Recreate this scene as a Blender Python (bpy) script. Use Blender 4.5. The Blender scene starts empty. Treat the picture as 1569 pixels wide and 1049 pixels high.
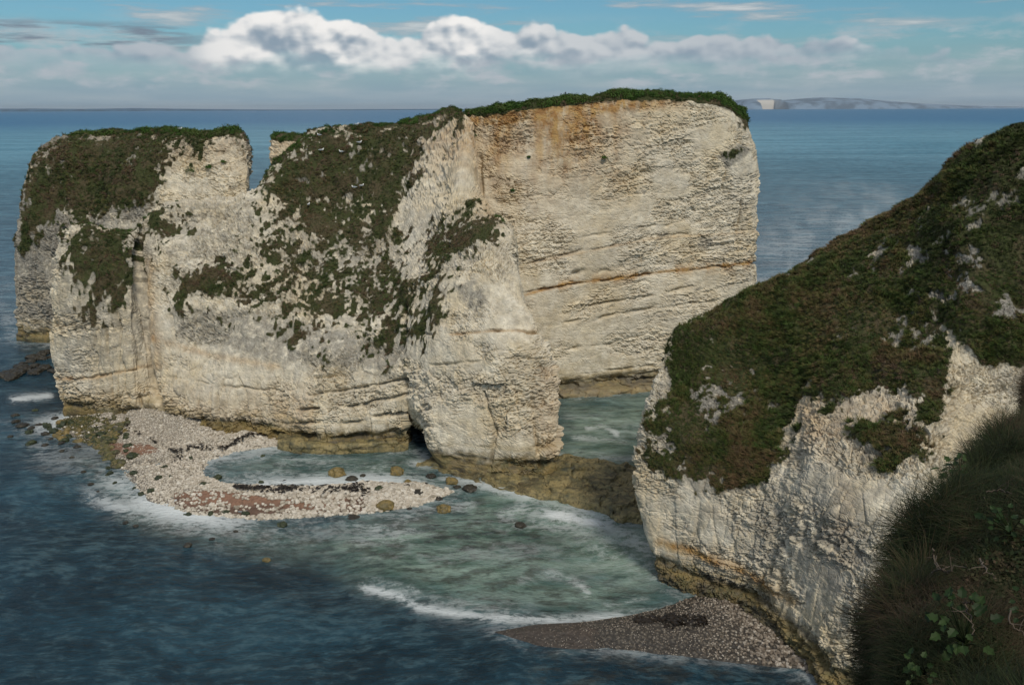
import bpy, math, random
import numpy as np
from mathutils import Matrix, Vector

random.seed(7)
RNG = np.random.default_rng(11)
R = math.radians
S = bpy.context.scene
COL = S.collection

# ------------------------------------------------------------------ camera
IW, IH, F = 1569.0, 1049.0, 1300.0
CAMZ, PITCH, ROLL = 32.0, R(15.42), R(0.22)
_right = np.array([1.0, 0, 0]); _up = np.array([0, math.sin(PITCH), math.cos(PITCH)])
FWD = np.array([0, math.cos(PITCH), -math.sin(PITCH)])
RT = _right * math.cos(ROLL) - _up * math.sin(ROLL)
UP = _right * math.sin(ROLL) + _up * math.cos(ROLL)
CAM = np.array([0, 0, CAMZ])
cd = bpy.data.cameras.new('camera')
cam = bpy.data.objects.new('camera', cd); COL.objects.link(cam)
cd.sensor_fit = 'HORIZONTAL'; cd.sensor_width = 36.0; cd.lens = F / IW * 36.0
cd.clip_start = 0.1; cd.clip_end = 200000
m = Matrix.Identity(4)
for r_ in range(3):
    m[r_][0] = RT[r_]; m[r_][1] = UP[r_]; m[r_][2] = -FWD[r_]; m[r_][3] = CAM[r_]
cam.matrix_world = m
S.camera = cam

# ------------------------------------------------------------------ exposure, render settings
S.view_settings.view_transform = 'Standard'; S.view_settings.look = 'None'
S.view_settings.gamma = 1.0; S.view_settings.use_curve_mapping = False
S.view_settings.exposure = -0.2
S.render.engine = 'CYCLES'
cy = S.cycles
cy.max_bounces = 5; cy.diffuse_bounces = 3; cy.glossy_bounces = 2; cy.transmission_bounces = 2
cy.volume_bounces = 0; cy.transparent_max_bounces = 6
cy.use_denoising = True
cy.caustics_reflective = False; cy.caustics_refractive = False

# ------------------------------------------------------------------ sun and sky
SUN_DIR = np.array([0.26, -0.68, 0.82]); SUN_DIR /= np.linalg.norm(SUN_DIR)
SUN_EL = math.asin(SUN_DIR[2]); SUN_ROT = math.atan2(SUN_DIR[0], SUN_DIR[1])
sl = bpy.data.lights.new('sun', 'SUN'); sl.energy = 2.6; sl.angle = R(13.0); sl.color = (1.0, 0.91, 0.76)
sun = bpy.data.objects.new('sun', sl); COL.objects.link(sun)
sun.rotation_euler = Vector(SUN_DIR).to_track_quat('Z', 'Y').to_euler(); sun.location = (60, -40, 120)


class NT:
    """small helper to write node graphs as expressions"""
    def __init__(s, tree): s.t = tree; s.n = tree.nodes; s.l = tree.links
    def put(s, sock, v):
        if v is None: return
        if isinstance(v, bpy.types.NodeSocket): s.l.new(v, sock)
        else:
            if sock.type == 'RGBA' and hasattr(v, '__len__') and len(v) == 3: v = (*v, 1)
            sock.default_value = v
    def node(s, typ, **kw):
        n = s.n.new(typ)
        for k, v in kw.items(): setattr(n, k, v)
        return n
    def m(s, op, a, b=None, c=None, clamp=False):
        n = s.node('ShaderNodeMath', operation=op, use_clamp=clamp)
        s.put(n.inputs[0], a); s.put(n.inputs[1], b); s.put(n.inputs[2], c)
        return n.outputs[0]
    def add(s, a, b): return s.m('ADD', a, b)
    def sub(s, a, b): return s.m('SUBTRACT', a, b)
    def mul(s, a, b): return s.m('MULTIPLY', a, b)
    def ramp(s, v, lo, hi, a=0.0, b=1.0, smooth=True):
        n = s.node('ShaderNodeMapRange', interpolation_type='SMOOTHSTEP' if smooth else 'LINEAR')
        s.put(n.inputs[0], v); s.put(n.inputs[1], lo); s.put(n.inputs[2], hi); s.put(n.inputs[3], a); s.put(n.inputs[4], b)
        return n.outputs[0]
    def mix(s, f, a, b, blend='MIX'):
        n = s.node('ShaderNodeMix', data_type='RGBA', blend_type=blend)
        s.put(n.inputs[0], f); s.put(n.inputs[6], a); s.put(n.inputs[7], b)
        return n.outputs[2]
    def xyz(s, x, y, z):
        n = s.node('ShaderNodeCombineXYZ'); s.put(n.inputs[0], x); s.put(n.inputs[1], y); s.put(n.inputs[2], z)
        return n.outputs[0]
    def sep(s, v):
        n = s.node('ShaderNodeSeparateXYZ'); s.put(n.inputs[0], v); return n.outputs
    def scale(s, v, k):
        n = s.node('ShaderNodeVectorMath', operation='MULTIPLY'); s.put(n.inputs[0], v)
        s.put(n.inputs[1], k if hasattr(k, '__len__') else (k, k, k)); return n.outputs[0]
    def vadd(s, a, b):
        n = s.node('ShaderNodeVectorMath', operation='ADD'); s.put(n.inputs[0], a); s.put(n.inputs[1], b); return n.outputs[0]
    def noise(s, v, sc=1.0, det=4.0, rough=0.55, dist=0.0, col=False):
        n = s.node('ShaderNodeTexNoise'); s.put(n.inputs['Vector'], v)
        n.inputs['Scale'].default_value = sc; n.inputs['Detail'].default_value = det
        n.inputs['Roughness'].default_value = rough; n.inputs['Distortion'].default_value = dist
        return n.outputs[1] if col else n.outputs[0]
    def vor(s, v, sc=1.0, feat='F1', smooth=0.5, dim='3D'):
        n = s.node('ShaderNodeTexVoronoi', feature=feat, voronoi_dimensions=dim); s.put(n.inputs['Vector'], v)
        n.inputs['Scale'].default_value = sc
        if feat == 'SMOOTH_F1': n.inputs['Smoothness'].default_value = smooth
        return n.outputs[0]
    def stops(s, v, pts):
        n = s.node('ShaderNodeValToRGB'); s.put(n.inputs[0], v)
        e = n.color_ramp.elements
        while len(e) < len(pts): e.new(0.5)
        for k, (p, c) in zip(range(len(pts)), pts):
            e[k].position = p; e[k].color = c if len(c) == 4 else (*c, 1)
        return n.outputs[0]
    def attr(s, name, typ='GEOMETRY'):
        n = s.node('ShaderNodeAttribute', attribute_name=name, attribute_type=typ); return n.outputs


def build_world():
    w = bpy.data.worlds.new('World'); S.world = w; w.use_nodes = True
    w.cycles.sampling_method = 'MANUAL'; w.cycles.sample_map_resolution = 256
    t = NT(w.node_tree); t.n.clear()
    out = t.node('ShaderNodeOutputWorld'); bg = t.node('ShaderNodeBackground')
    STR = 0.10
    bg.inputs[1].default_value = STR
    t.l.new(bg.outputs[0], out.inputs[0])
    sky = t.node('ShaderNodeTexSky', sky_type='NISHITA'); sky.sun_disc = False
    sky.sun_elevation = SUN_EL; sky.sun_rotation = SUN_ROT; sky.altitude = 30
    sky.air_density = 1.0; sky.dust_density = 1.0; sky.ozone_density = 2.0
    tc = t.node('ShaderNodeTexCoord').outputs['Generated']
    x, y, z = t.sep(tc)
    az = t.m('ARCTAN2', x, y)
    el = t.m('ARCSINE', z)
    X = t.add(t.mul(az, 1290.0), 784.0)         # about one unit per pixel of the photograph
    Y = t.mul(el, 1450.0)
    P = t.xyz(X, Y, 0.0)
    # domain warp
    wn = t.noise(t.scale(P, 1 / 60), 1, 3, 0.5, col=True)
    nv = t.node('ShaderNodeVectorMath', operation='SUBTRACT'); t.put(nv.inputs[0], wn); nv.inputs[1].default_value = (.5, .5, .5)
    PW = t.vadd(P, t.scale(nv.outputs[0], 20))
    def billow(v):
        a = t.vor(t.scale(v, (1 / 78, 1 / 56, 0)), 1, 'SMOOTH_F1', 0.35, '2D')
        b = t.vor(t.scale(v, (1 / 34, 1 / 25, 0)), 1, 'SMOOTH_F1', 0.35, '2D')
        c = t.vor(t.scale(v, (1 / 15, 1 / 12, 0)), 1, 'SMOOTH_F1', 0.3, '2D')
        return t.sub(1.0, t.add(t.add(t.mul(a, .62), t.mul(b, .30)), t.mul(c, .13)))
    B0 = billow(PW); B1 = billow(t.vadd(PW, (5.0, 11.0, 0)))
    emb = t.sub(B0, B1)
    big = t.noise(t.scale(P, (1 / 170, 1 / 60, 0)), 1, 5, .55)
    # cumulus bank: height of its top along the horizon, and how white it is there
    prof = [(-200, 70, .2), (150, 92, .25), (335, 96, .3), (365, 118, .8), (400, 138, .9), (450, 150, 1), (510, 150, 1), (550, 138, 1), (590, 118, .8),
            (640, 122, .8), (690, 140, 1), (740, 140, 1), (770, 128, .75), (820, 128, .7), (860, 116, .5), (1000, 114, .40), (1060, 108, .34), (1140, 106, .3),
            (1230, 94, .26), (1280, 92, .5), (1310, 78, .26), (1370, 72, .2), (1420, 52, .12), (1700, 30, .1)]
    rp = t.stops(t.ramp(X, -200, 1800, smooth=False), [((p + 200) / 2000, (h / 200, wv, 0)) for p, h, wv in prof])
    rr = t.sep(rp)
    inside = t.mul(t.ramp(X, -500, -150), t.ramp(X, 1750, 2100, 1, 0))
    n1d = t.noise(t.xyz(t.mul(X, 1 / 260), 3.3, 0), 1, 4, .6)
    topg = t.ramp(n1d, .35, .7, 30, 160)
    top = t.add(t.mul(t.mul(rr[0], 200), inside), t.mul(topg, t.sub(1, inside)))
    white = t.add(t.mul(rr[1], inside), t.mul(.6, t.sub(1, inside)))
    top = t.add(top, t.mul(t.sub(B0, .58), 52))
    d_top = t.ramp(t.sub(top, Y), -2.0, 9.0)
    d_bot = t.ramp(t.add(Y, t.mul(t.sub(big, .5), 80)), t.ramp(X, 750, 1100, 46, 50), t.ramp(X, 750, 1100, 86, 88))
    dens = t.mul(d_top, d_bot)
    hfrac = t.ramp(t.sub(top, Y), 0, 105, 1, 0, smooth=False)
    lit = t.add(t.add(t.mul(emb, 1.8), t.mul(hfrac, .62)), t.add(.22, t.mul(t.sub(big, .5), 1.5)))
    lit = t.mul(t.ramp(lit, .05, 1.0), white)
    c_dark = (3.0, 3.9, 4.8); c_lit = (10.5, 10.3, 10.0)
    cum = t.mix(lit, c_dark, c_lit)
    # clear sky: the sky model, tinted, with a pale band down to the horizon
    base = t.mix(1.0, sky.outputs[0], (0.52, 0.84, 0.95), 'MULTIPLY')
    hz = t.ramp(Y, 0, 125, 1, 0)
    hzc = t.mix(t.ramp(t.noise(t.scale(P, (1 / 220, 1 / 22, 0)), 1, 5, .55), .35, .7), (3.1, 4.3, 5.3), (4.2, 5.1, 5.8))
    base = t.mix(t.mul(hz, .93), base, hzc)
    lowc = t.noise(t.vadd(t.scale(PW, (1 / 95, 1 / 34, 0)), (7.7, 2.2, 0)), 1, 6, .58)
    base = t.mix(t.mul(t.mul(t.ramp(lowc, .47, .68), t.ramp(Y, 12, 45)), t.ramp(Y, 150, 80)), base, (5.2, 5.7, 6.2))
    # thin streaks and higher broken cloud
    st = t.noise(t.vadd(t.scale(P, (1 / 210, 1 / 26, 0)), (4.1, 1.7, 0)), 1, 6, .6)
    stm = t.mul(t.ramp(st, .49, .66), t.ramp(Y, 60, 140))
    base = t.mix(t.mul(stm, .8), base, t.mix(t.ramp(st, .55, .75), (4.2, 4.6, 5.0), (7.6, 7.6, 7.5)))
    # dark streak at the left beside the bank
    dk = t.noise(t.scale(P, (1 / 130, 1 / 14, 0)), 1, 5, .6)
    band = t.mul(t.mul(t.ramp(Y, 78, 96), t.ramp(Y, 112, 130, 1, 0)), t.mul(t.ramp(X, 420, 280), t.ramp(X, -900, -300)))
    base = t.mix(t.mul(band, t.ramp(dk, .42, .6)), base, (2.2, 2.8, 3.5))
    # overhead broken cloud, outside the frame
    hi = t.noise(t.scale(tc, (1, 1, 2.2)), 2.1, 7, .6)
    him = t.mul(t.ramp(hi, .38, .56), t.ramp(z, .13, .25))
    base = t.mix(t.mul(him, .85), base, t.mix(t.ramp(hi, .5, .72), (6.0, 6.2, 6.5), (10.0, 9.9, 9.6)))
    col = t.mix(dens, base, cum)
    t.l.new(col, bg.inputs[0])
build_world()

# ------------------------------------------------------------------ pixels and space
def ray(px, py):
    dx = (np.asarray(px, float) - IW / 2) / F; dy = (IH / 2 - np.asarray(py, float)) / F
    return FWD + dx[..., None] * RT + dy[..., None] * UP
def at(px, py, Y):
    d = ray(px, py); return CAM + d * (np.asarray(Y, float) / d[..., 1])[..., None]
def on_level(px, py, z=0.0):
    d = ray(px, py); return CAM + d * ((z - CAMZ) / d[..., 2])[..., None]
def project(p):
    q = p - CAM; f = np.maximum(q @ FWD, 0.05)
    return IW / 2 + F * (q @ RT) / f, IH / 2 - F * (q @ UP) / f

# ------------------------------------------------------------------ noise
def h01(ix, iy, iz, seed):
    with np.errstate(over='ignore'):
        h = (ix.astype(np.uint32) * np.uint32(374761393) + iy.astype(np.uint32) * np.uint32(668265263)
             + iz.astype(np.uint32) * np.uint32(2246822519) + np.uint32((seed * 3266489917) & 0xffffffff))
        h ^= h >> np.uint32(15); h *= np.uint32(2246822519); h ^= h >> np.uint32(13)
        h *= np.uint32(3266489917); h ^= h >> np.uint32(16)
    return h.astype(np.float32) / np.float32(4294967295.0)
def vnoise(p, seed=0):
    i = np.floor(p).astype(np.int64); f = (p - i).astype(np.float32); u = f * f * f * (f * (f * 6 - 15) + 10)
    r = 0
    for a in (0, 1):
        wx = u[:, 0] if a else 1 - u[:, 0]
        for b in (0, 1):
            wy = u[:, 1] if b else 1 - u[:, 1]
            for c in (0, 1):
                wz = u[:, 2] if c else 1 - u[:, 2]
                r = r + wx * wy * wz * h01(i[:, 0] + a, i[:, 1] + b, i[:, 2] + c, seed)
    return r
def fbm(p, oct=4, seed=0, gain=0.5):
    s = 0; a = 1.0; t = 0
    for k in range(oct):
        s = s + a * vnoise(p * 2.03 ** k + 17.3 * k, seed + k); t += a; a *= gain
    return s / t
def uni(n, spread=3.2):      # fbm to roughly uniform 0..1
    return np.clip((n - 0.5) * spread + 0.5, 0, 1)
def facets(p, size, seed):
    """cells with their own height and tilt: (height 0..1, tilt, distance to the joint)"""
    q = p / np.asarray(size); i = np.floor(q).astype(np.int64); n = len(q)
    f1 = np.full(n, 9.0, np.float32); f2 = f1.copy(); h = np.zeros(n, np.float32); tl = h.copy()
    for a in (-1, 0, 1):
        for b in (-1, 0, 1):
            for c in (-1, 0, 1):
                ix, iy, iz = i[:, 0] + a, i[:, 1] + b, i[:, 2] + c
                r1 = h01(ix, iy, iz, seed); r2 = h01(ix, iy, iz, seed + 1); r3 = h01(ix, iy, iz, seed + 2)
                dx = q[:, 0] - (ix + r1); dy = q[:, 1] - (iy + r2); dz = q[:, 2] - (iz + r3)
                d = np.sqrt(dx * dx + dy * dy + dz * dz).astype(np.float32)
                near = d < f1
                f2 = np.where(near, f1, np.minimum(f2, d)); f1 = np.where(near, d, f1)
                r4 = (r1 * 7.13 + r2 * 3.7) % 1.0; 
                h = np.where(near, r4, h)
                tl = np.where(near, (r2 - .5) * dx * 2 + (r3 - .5) * dy * 2 + (r1 - .15) * dz * 2, tl)
    return h, tl, f2 - f1
def sstep(x, a, b):
    t = np.clip((x - a) / (b - a), 0, 1); return t * t * (3 - 2 * t)

def seg_dist(px, py, pts, closed=False):
    d = np.full(px.shape, 1e9)
    P = list(pts) + ([pts[0]] if closed else [])
    for (x0, y0), (x1, y1) in zip(P[:-1], P[1:]):
        vx, vy = x1 - x0, y1 - y0; L = vx * vx + vy * vy + 1e-9
        t = np.clip(((px - x0) * vx + (py - y0) * vy) / L, 0, 1)
        d = np.minimum(d, np.hypot(px - x0 - t * vx, py - y0 - t * vy))
    return d
def poly_sd(px, py, pts):
    """signed distance, positive inside"""
    d = seg_dist(px, py, pts, True); ins = np.zeros(px.shape, bool)
    n = len(pts)
    for k in range(n):
        x0, y0 = pts[k]; x1, y1 = pts[(k + 1) % n]
        c = ((y0 > py) != (y1 > py)) & (px < (x1 - x0) * (py - y0) / (y1 - y0 + 1e-12) + x0)
        ins ^= c
    return np.where(ins, d, -d)

# ------------------------------------------------------------------ meshes
def mesh_np(name, v, quads):
    me = bpy.data.meshes.new(name)
    v = np.asarray(v, np.float32); q = np.asarray(quads, np.int32); k = q.shape[1]
    me.vertices.add(len(v)); me.vertices.foreach_set('co', v.ravel())
    me.loops.add(q.size); me.loops.foreach_set('vertex_index', q.ravel())
    me.polygons.add(len(q)); me.polygons.foreach_set('loop_start', np.arange(0, q.size, k, dtype=np.int32))
    me.update(calc_edges=True); me.validate()
    return me
def grid_quads(nu, nv, flip=False):
    a = np.arange(nu * nv).reshape(nu, nv)
    q = np.stack([a[:-1, :-1], a[1:, :-1], a[1:, 1:], a[:-1, 1:]], -1).reshape(-1, 4)
    return q[:, ::-1] if flip else q
def smooth(me, on=True):
    me.polygons.foreach_set('use_smooth', np.full(len(me.polygons), on))
def col_attr(me, name, arr):
    a = me.attributes.new(name, 'FLOAT_COLOR', 'POINT'); a.data.foreach_set('color', np.asarray(arr, np.float32).ravel())
def link(name, me, mat=None, parent=None):
    o = bpy.data.objects.new(name, me); COL.objects.link(o)
    if mat is not None:
        o.data.materials.append(mat) if not len(o.data.materials) else None
    if parent is not None:
        o.parent = parent
        if parent.name in WORLD_BUILT: o.location = -parent.location      # mesh built in world coordinates
    return o
WORLD_BUILT = set()
def tag(o, label=None, cat=None, group=None, kind=None):
    if label: o['label'] = label
    if cat: o['category'] = cat
    if group: o['group'] = group
    if kind: o['kind'] = kind
    return o
def empty(name, loc=(0, 0, 0)):
    o = bpy.data.objects.new(name, None); COL.objects.link(o); o.location = loc; o.empty_display_size = 1
    return o

def pchip(x, y, xq):
    """monotone cubic along axis 0; y (n, ...)"""
    x = np.asarray(x, float); n = len(x); h = np.diff(x); sh = (n - 1,) + (1,) * (y.ndim - 1)
    dl = np.diff(y, axis=0) / h.reshape(sh)
    mm = np.zeros_like(y); mm[0] = dl[0]; mm[-1] = dl[-1]
    w1 = (2 * h[1:] + h[:-1]).reshape((n - 2,) + sh[1:]); w2 = (h[1:] + 2 * h[:-1]).reshape((n - 2,) + sh[1:])
    a, b = dl[:-1], dl[1:]
    with np.errstate(divide='ignore', invalid='ignore'):
        hm = (w1 + w2) / (w1 / a + w2 / b)
    mm[1:-1] = np.where((a * b) > 0, hm, 0.0)
    k = np.clip(np.searchsorted(x, xq, side='right') - 1, 0, n - 2)
    t = ((xq - x[k]) / h[k]); shp = (-1,) + (1,) * (y.ndim - 1); t = t.reshape(shp); hk = h[k].reshape(shp)
    return ((2 * t ** 3 - 3 * t ** 2 + 1) * y[k] + (t ** 3 - 2 * t ** 2 + t) * hk * mm[k]
            + (-2 * t ** 3 + 3 * t ** 2) * y[k + 1] + (t ** 3 - t ** 2) * hk * mm[k + 1])

def loft(C, uw, vw, su, sv):
    """C (ncol, nrow, 3) control points, uw / vw sample counts' knot lengths; returns dense (nu, nv, 3) and v coordinate"""
    uk = np.concatenate([[0], np.cumsum(uw)]); vk = np.concatenate([[0], np.cumsum(vw)])
    nu = int(uk[-1] / su) + 1; nv = int(vk[-1] / sv) + 1
    uq = np.linspace(0, uk[-1], nu); vq = np.linspace(0, vk[-1], nv)
    D = pchip(uk, C, uq)
    D = pchip(vk, np.swapaxes(D, 0, 1), vq)
    D = np.swapaxes(D, 0, 1)
    vi = np.interp(vq, vk, np.arange(len(vk)))
    return D, vi
def normals(D):
    du = np.gradient(D, axis=0); dv = np.gradient(D, axis=1)
    n = np.cross(du, dv); n /= np.linalg.norm(n, axis=-1, keepdims=True) + 1e-9
    return n

# ------------------------------------------------------------------ materials
def new_mat(name):
    mt = bpy.data.materials.new(name); mt.use_nodes = True
    t = NT(mt.node_tree); t.n.clear()
    o = t.node('ShaderNodeOutputMaterial'); b = t.node('ShaderNodeBsdfPrincipled')
    t.l.new(b.outputs[0], o.inputs[0])
    return mt, t, b
def bump(t, b, h, dist, strength=1.0):
    n = t.node('ShaderNodeBump'); n.inputs['Strength'].default_value = strength; n.inputs['Distance'].default_value = dist
    t.put(n.inputs['Height'], h); t.l.new(n.outputs[0], b.inputs['Normal'])

def chalk_material(name='chalk', warm=1.0):
    mt, t, b = new_mat(name)
    pos = t.node('ShaderNodeNewGeometry').outputs['Position']
    at_ = t.attr('mask'); mk = at_[0]; mc = t.sep(mk); tint = at_[3]          # turf, ochre stain, grey lichen; block tone
    alg = t.attr('algae')[2]
    x, y, z = t.sep(pos)
    big = t.noise(pos, .16, 4, .6)
    mid = t.noise(pos, .9, 5, .6)
    fine = t.noise(pos, 5.5, 5, .65)
    bed = t.noise(t.scale(pos, (.12, .12, 1.5)), 1, 4, .6)
    c = t.mix(t.ramp(mid, .3, .72), (.57, .505, .39), (.77, .71, .59))
    c = t.mix(t.mul(t.ramp(big, .45, .68), .5), c, (.60, .48, .29))
    c = t.mix(t.mul(t.ramp(bed, .5, .72), .35), c, (.40, .37, .31))
    c = t.mix(t.mul(t.ramp(fine, .5, .75), .42), c, (.28, .26, .22))
    c = t.mix(t.mul(t.ramp(fine, .47, .25), .4), c, (.70, .67, .60))
    c = t.mix(1.0, c, t.mix(tint, (.82, .82, .83), (1.12, 1.11, 1.08)), 'MULTIPLY')
    # small dark specks
    sp = t.noise(pos, 11, 3, .7)
    c = t.mix(t.mul(t.ramp(sp, .61, .70), .62), c, (.10, .095, .075))
    # ochre stains
    stn = t.m('MULTIPLY', mc[1], t.ramp(t.noise(t.scale(pos, (1, 1, .35)), .9, 5, .65), .25, .65, .35, 1.25), clamp=True)
    c = t.mix(stn, c, t.mix(t.ramp(mid, .35, .65), (.30, .155, .055), (.47, .30, .12)))
    # grey lichen
    lic = t.m('MULTIPLY', mc[2], t.ramp(t.add(t.noise(pos, 1.6, 6, .7), t.mul(t.sub(mc[2], .5), .22)), .38, .58, .0, 1.0), clamp=True)
    c = t.mix(t.mul(lic, .85), c, t.mix(t.ramp(fine, .4, .6), (.07, .068, .062), (.24, .23, .21)))
    # tide zone: ochre and green weed, dark wet band
    zz = t.add(z, t.mul(t.sub(mid, .5), 2.4))
    tide = t.mul(t.ramp(zz, 1.2, 2.7, 1, 0), alg)
    wc = t.mix(t.ramp(t.noise(pos, 1.3, 4, .6), .4, .6), (.16, .115, .042), (.060, .062, .024))
    wc = t.mix(t.ramp(t.noise(pos, .7, 5, .65), .42, .60), wc, (.035, .03, .018))
    c = t.mix(t.mul(tide, .9), c, wc)
    yel = t.mul(t.mul(t.ramp(zz, 4.4, 1.8), alg), t.ramp(bed, .4, .62))
    c = t.mix(t.mul(yel, .36), c, (.40, .29, .11))
    # soil and short turf
    tf = t.ramp(t.add(mc[0], t.mul(t.sub(fine, .5), .6)), .28, .68)
    tc_ = t.mix(t.ramp(t.noise(pos, .45, 4, .6), .42, .6), (.050, .058, .020), (.088, .068, .038))
    tc_ = t.mix(t.ramp(fine, .45, .65), tc_, (.034, .038, .016))
    c = t.mix(tf, c, tc_)
    t.l.new(c, b.inputs['Base Color'])
    t.put(b.inputs['Roughness'], t.ramp(tide, 0, 1, .92, .5)); b.inputs['Specular IOR Level'].default_value = .25
    hh = t.add(t.mul(t.noise(pos, 3.2, 6, .68), .6), t.mul(t.noise(t.scale(pos, (1, 1, 2.2)), 9, 4, .6), .3))
    bump(t, b, hh, .12, .7)
    return mt

def foliage_material(name, cols, rough=.75, scale=.5, vary=.5, pscale=.12):
    mt, t, b = new_mat(name)
    pos = t.node('ShaderNodeNewGeometry').outputs['Position']
    rnd = t.node('ShaderNodeObjectInfo').outputs['Random']
    n = t.noise(pos, scale, 4, .6); n2 = t.noise(pos, pscale, 3, .6)
    f = t.m('ADD', t.add(t.mul(t.sub(n, .5), 1.9), t.mul(t.sub(n2, .5), 2.4)), t.add(.5, t.mul(t.sub(rnd, .5), vary)), clamp=True)
    k = len(cols)
    c = t.stops(f, [(i / (k - 1) * .8 + .1, cc) for i, cc in enumerate(cols)])
    t.l.new(c, b.inputs['Base Color'])
    b.inputs['Roughness'].default_value = rough; b.inputs['Specular IOR Level'].default_value = .2
    return mt

CHALK = chalk_material()
GRASSM = foliage_material('slope_grass', [(.135, .088, .045), (.120, .100, .040), (.088, .092, .026), (.050, .088, .018), (.045, .056, .018)])
HEATHM = foliage_material('brown_scrub', [(.150, .100, .066), (.110, .072, .048), (.080, .080, .032), (.050, .076, .022), (.028, .046, .015)], pscale=.16)
BUSHM = foliage_material('clifftop_bush', [(.026, .062, .010), (.042, .090, .014), (.066, .115, .022), (.062, .075, .022)])
LEAFM = foliage_material('fresh_leaf', [(.010, .024, .006), (.017, .037, .009), (.030, .056, .014)], rough=.55, vary=.9)  # leaf colours darkened to stand for the shade over the bank
BANKM = foliage_material('bank_grass', [(.070, .048, .030), (.058, .048, .024), (.032, .042, .015), (.020, .034, .010), (.014, .019, .008)], scale=1.6, pscale=.5, vary=.7)  # shade over the bank is put into these dark grass colours
TWIGM = foliage_material('dead_twig', [(.085, .065, .048), (.14, .11, .085)], vary=1)

# ------------------------------------------------------------------ tuft meshes that the scatters repeat
def blades_mesh(name, n, length, width, spread, droop, seg, mat, seed):
    rg = random.Random(seed); V = []; Q = []
    for k in range(n):
        a = rg.uniform(0, 2 * math.pi); r0 = rg.uniform(0, spread * .5); L = length * rg.uniform(.55, 1.1)
        lean = rg.uniform(.1, 1.0) * spread; w = width * rg.uniform(.7, 1.2); dr = droop * rg.uniform(.3, 1.2)
        x0, y0 = r0 * math.cos(a), r0 * math.sin(a); ux, uy = math.cos(a), math.sin(a); sx, sy = -uy, ux
        base = len(V)
        for j in range(seg + 1):
            s = j / seg; ww = w * (1 - s * .85)
            px = x0 + ux * lean * s + ux * dr * s * s; py = y0 + uy * lean * s + uy * dr * s * s
            pz = L * s - dr * .9 * s * s * s
            V += [(px - sx * ww / 2, py - sy * ww / 2, pz), (px + sx * ww / 2, py + sy * ww / 2, pz)]
        for j in range(seg):
            b = base + 2 * j; Q.append((b, b + 1, b + 3, b + 2))
    me = mesh_np(name, V, Q); me.materials.append(mat); return me
def clump_mesh(name, n, rad, leaf, mat, seed, flat=.75):
    rg = np.random.default_rng(seed); V = []; Q = []
    for k in range(n):
        d = rg.normal(size=3); d[2] = abs(d[2]) + .05; d /= np.linalg.norm(d)
        r = rad * rg.uniform(.45, 1.0) * (1 + .3 * math.sin(3 * d[0] * 4 + seed)); c = d * r; c[2] *= flat
        nn = d + rg.normal(size=3) * .7; nn /= np.linalg.norm(nn)
        u = np.cross(nn, rg.normal(size=3)); u /= np.linalg.norm(u); v = np.cross(nn, u)
        a, b = leaf * rg.uniform(.6, 1.2), leaf * rg.uniform(.35, .7)
        i = len(V); V += [c - u * a, c - v * b + nn * .1 * leaf, c + u * a, c + v * b]; Q.append((i, i + 1, i + 2, i + 3))
    me = mesh_np(name, V, Q); me.materials.append(mat); return me

def proto(name, me): return bpy.data.objects.new(name, me)     # geometry source, not placed itself

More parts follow.
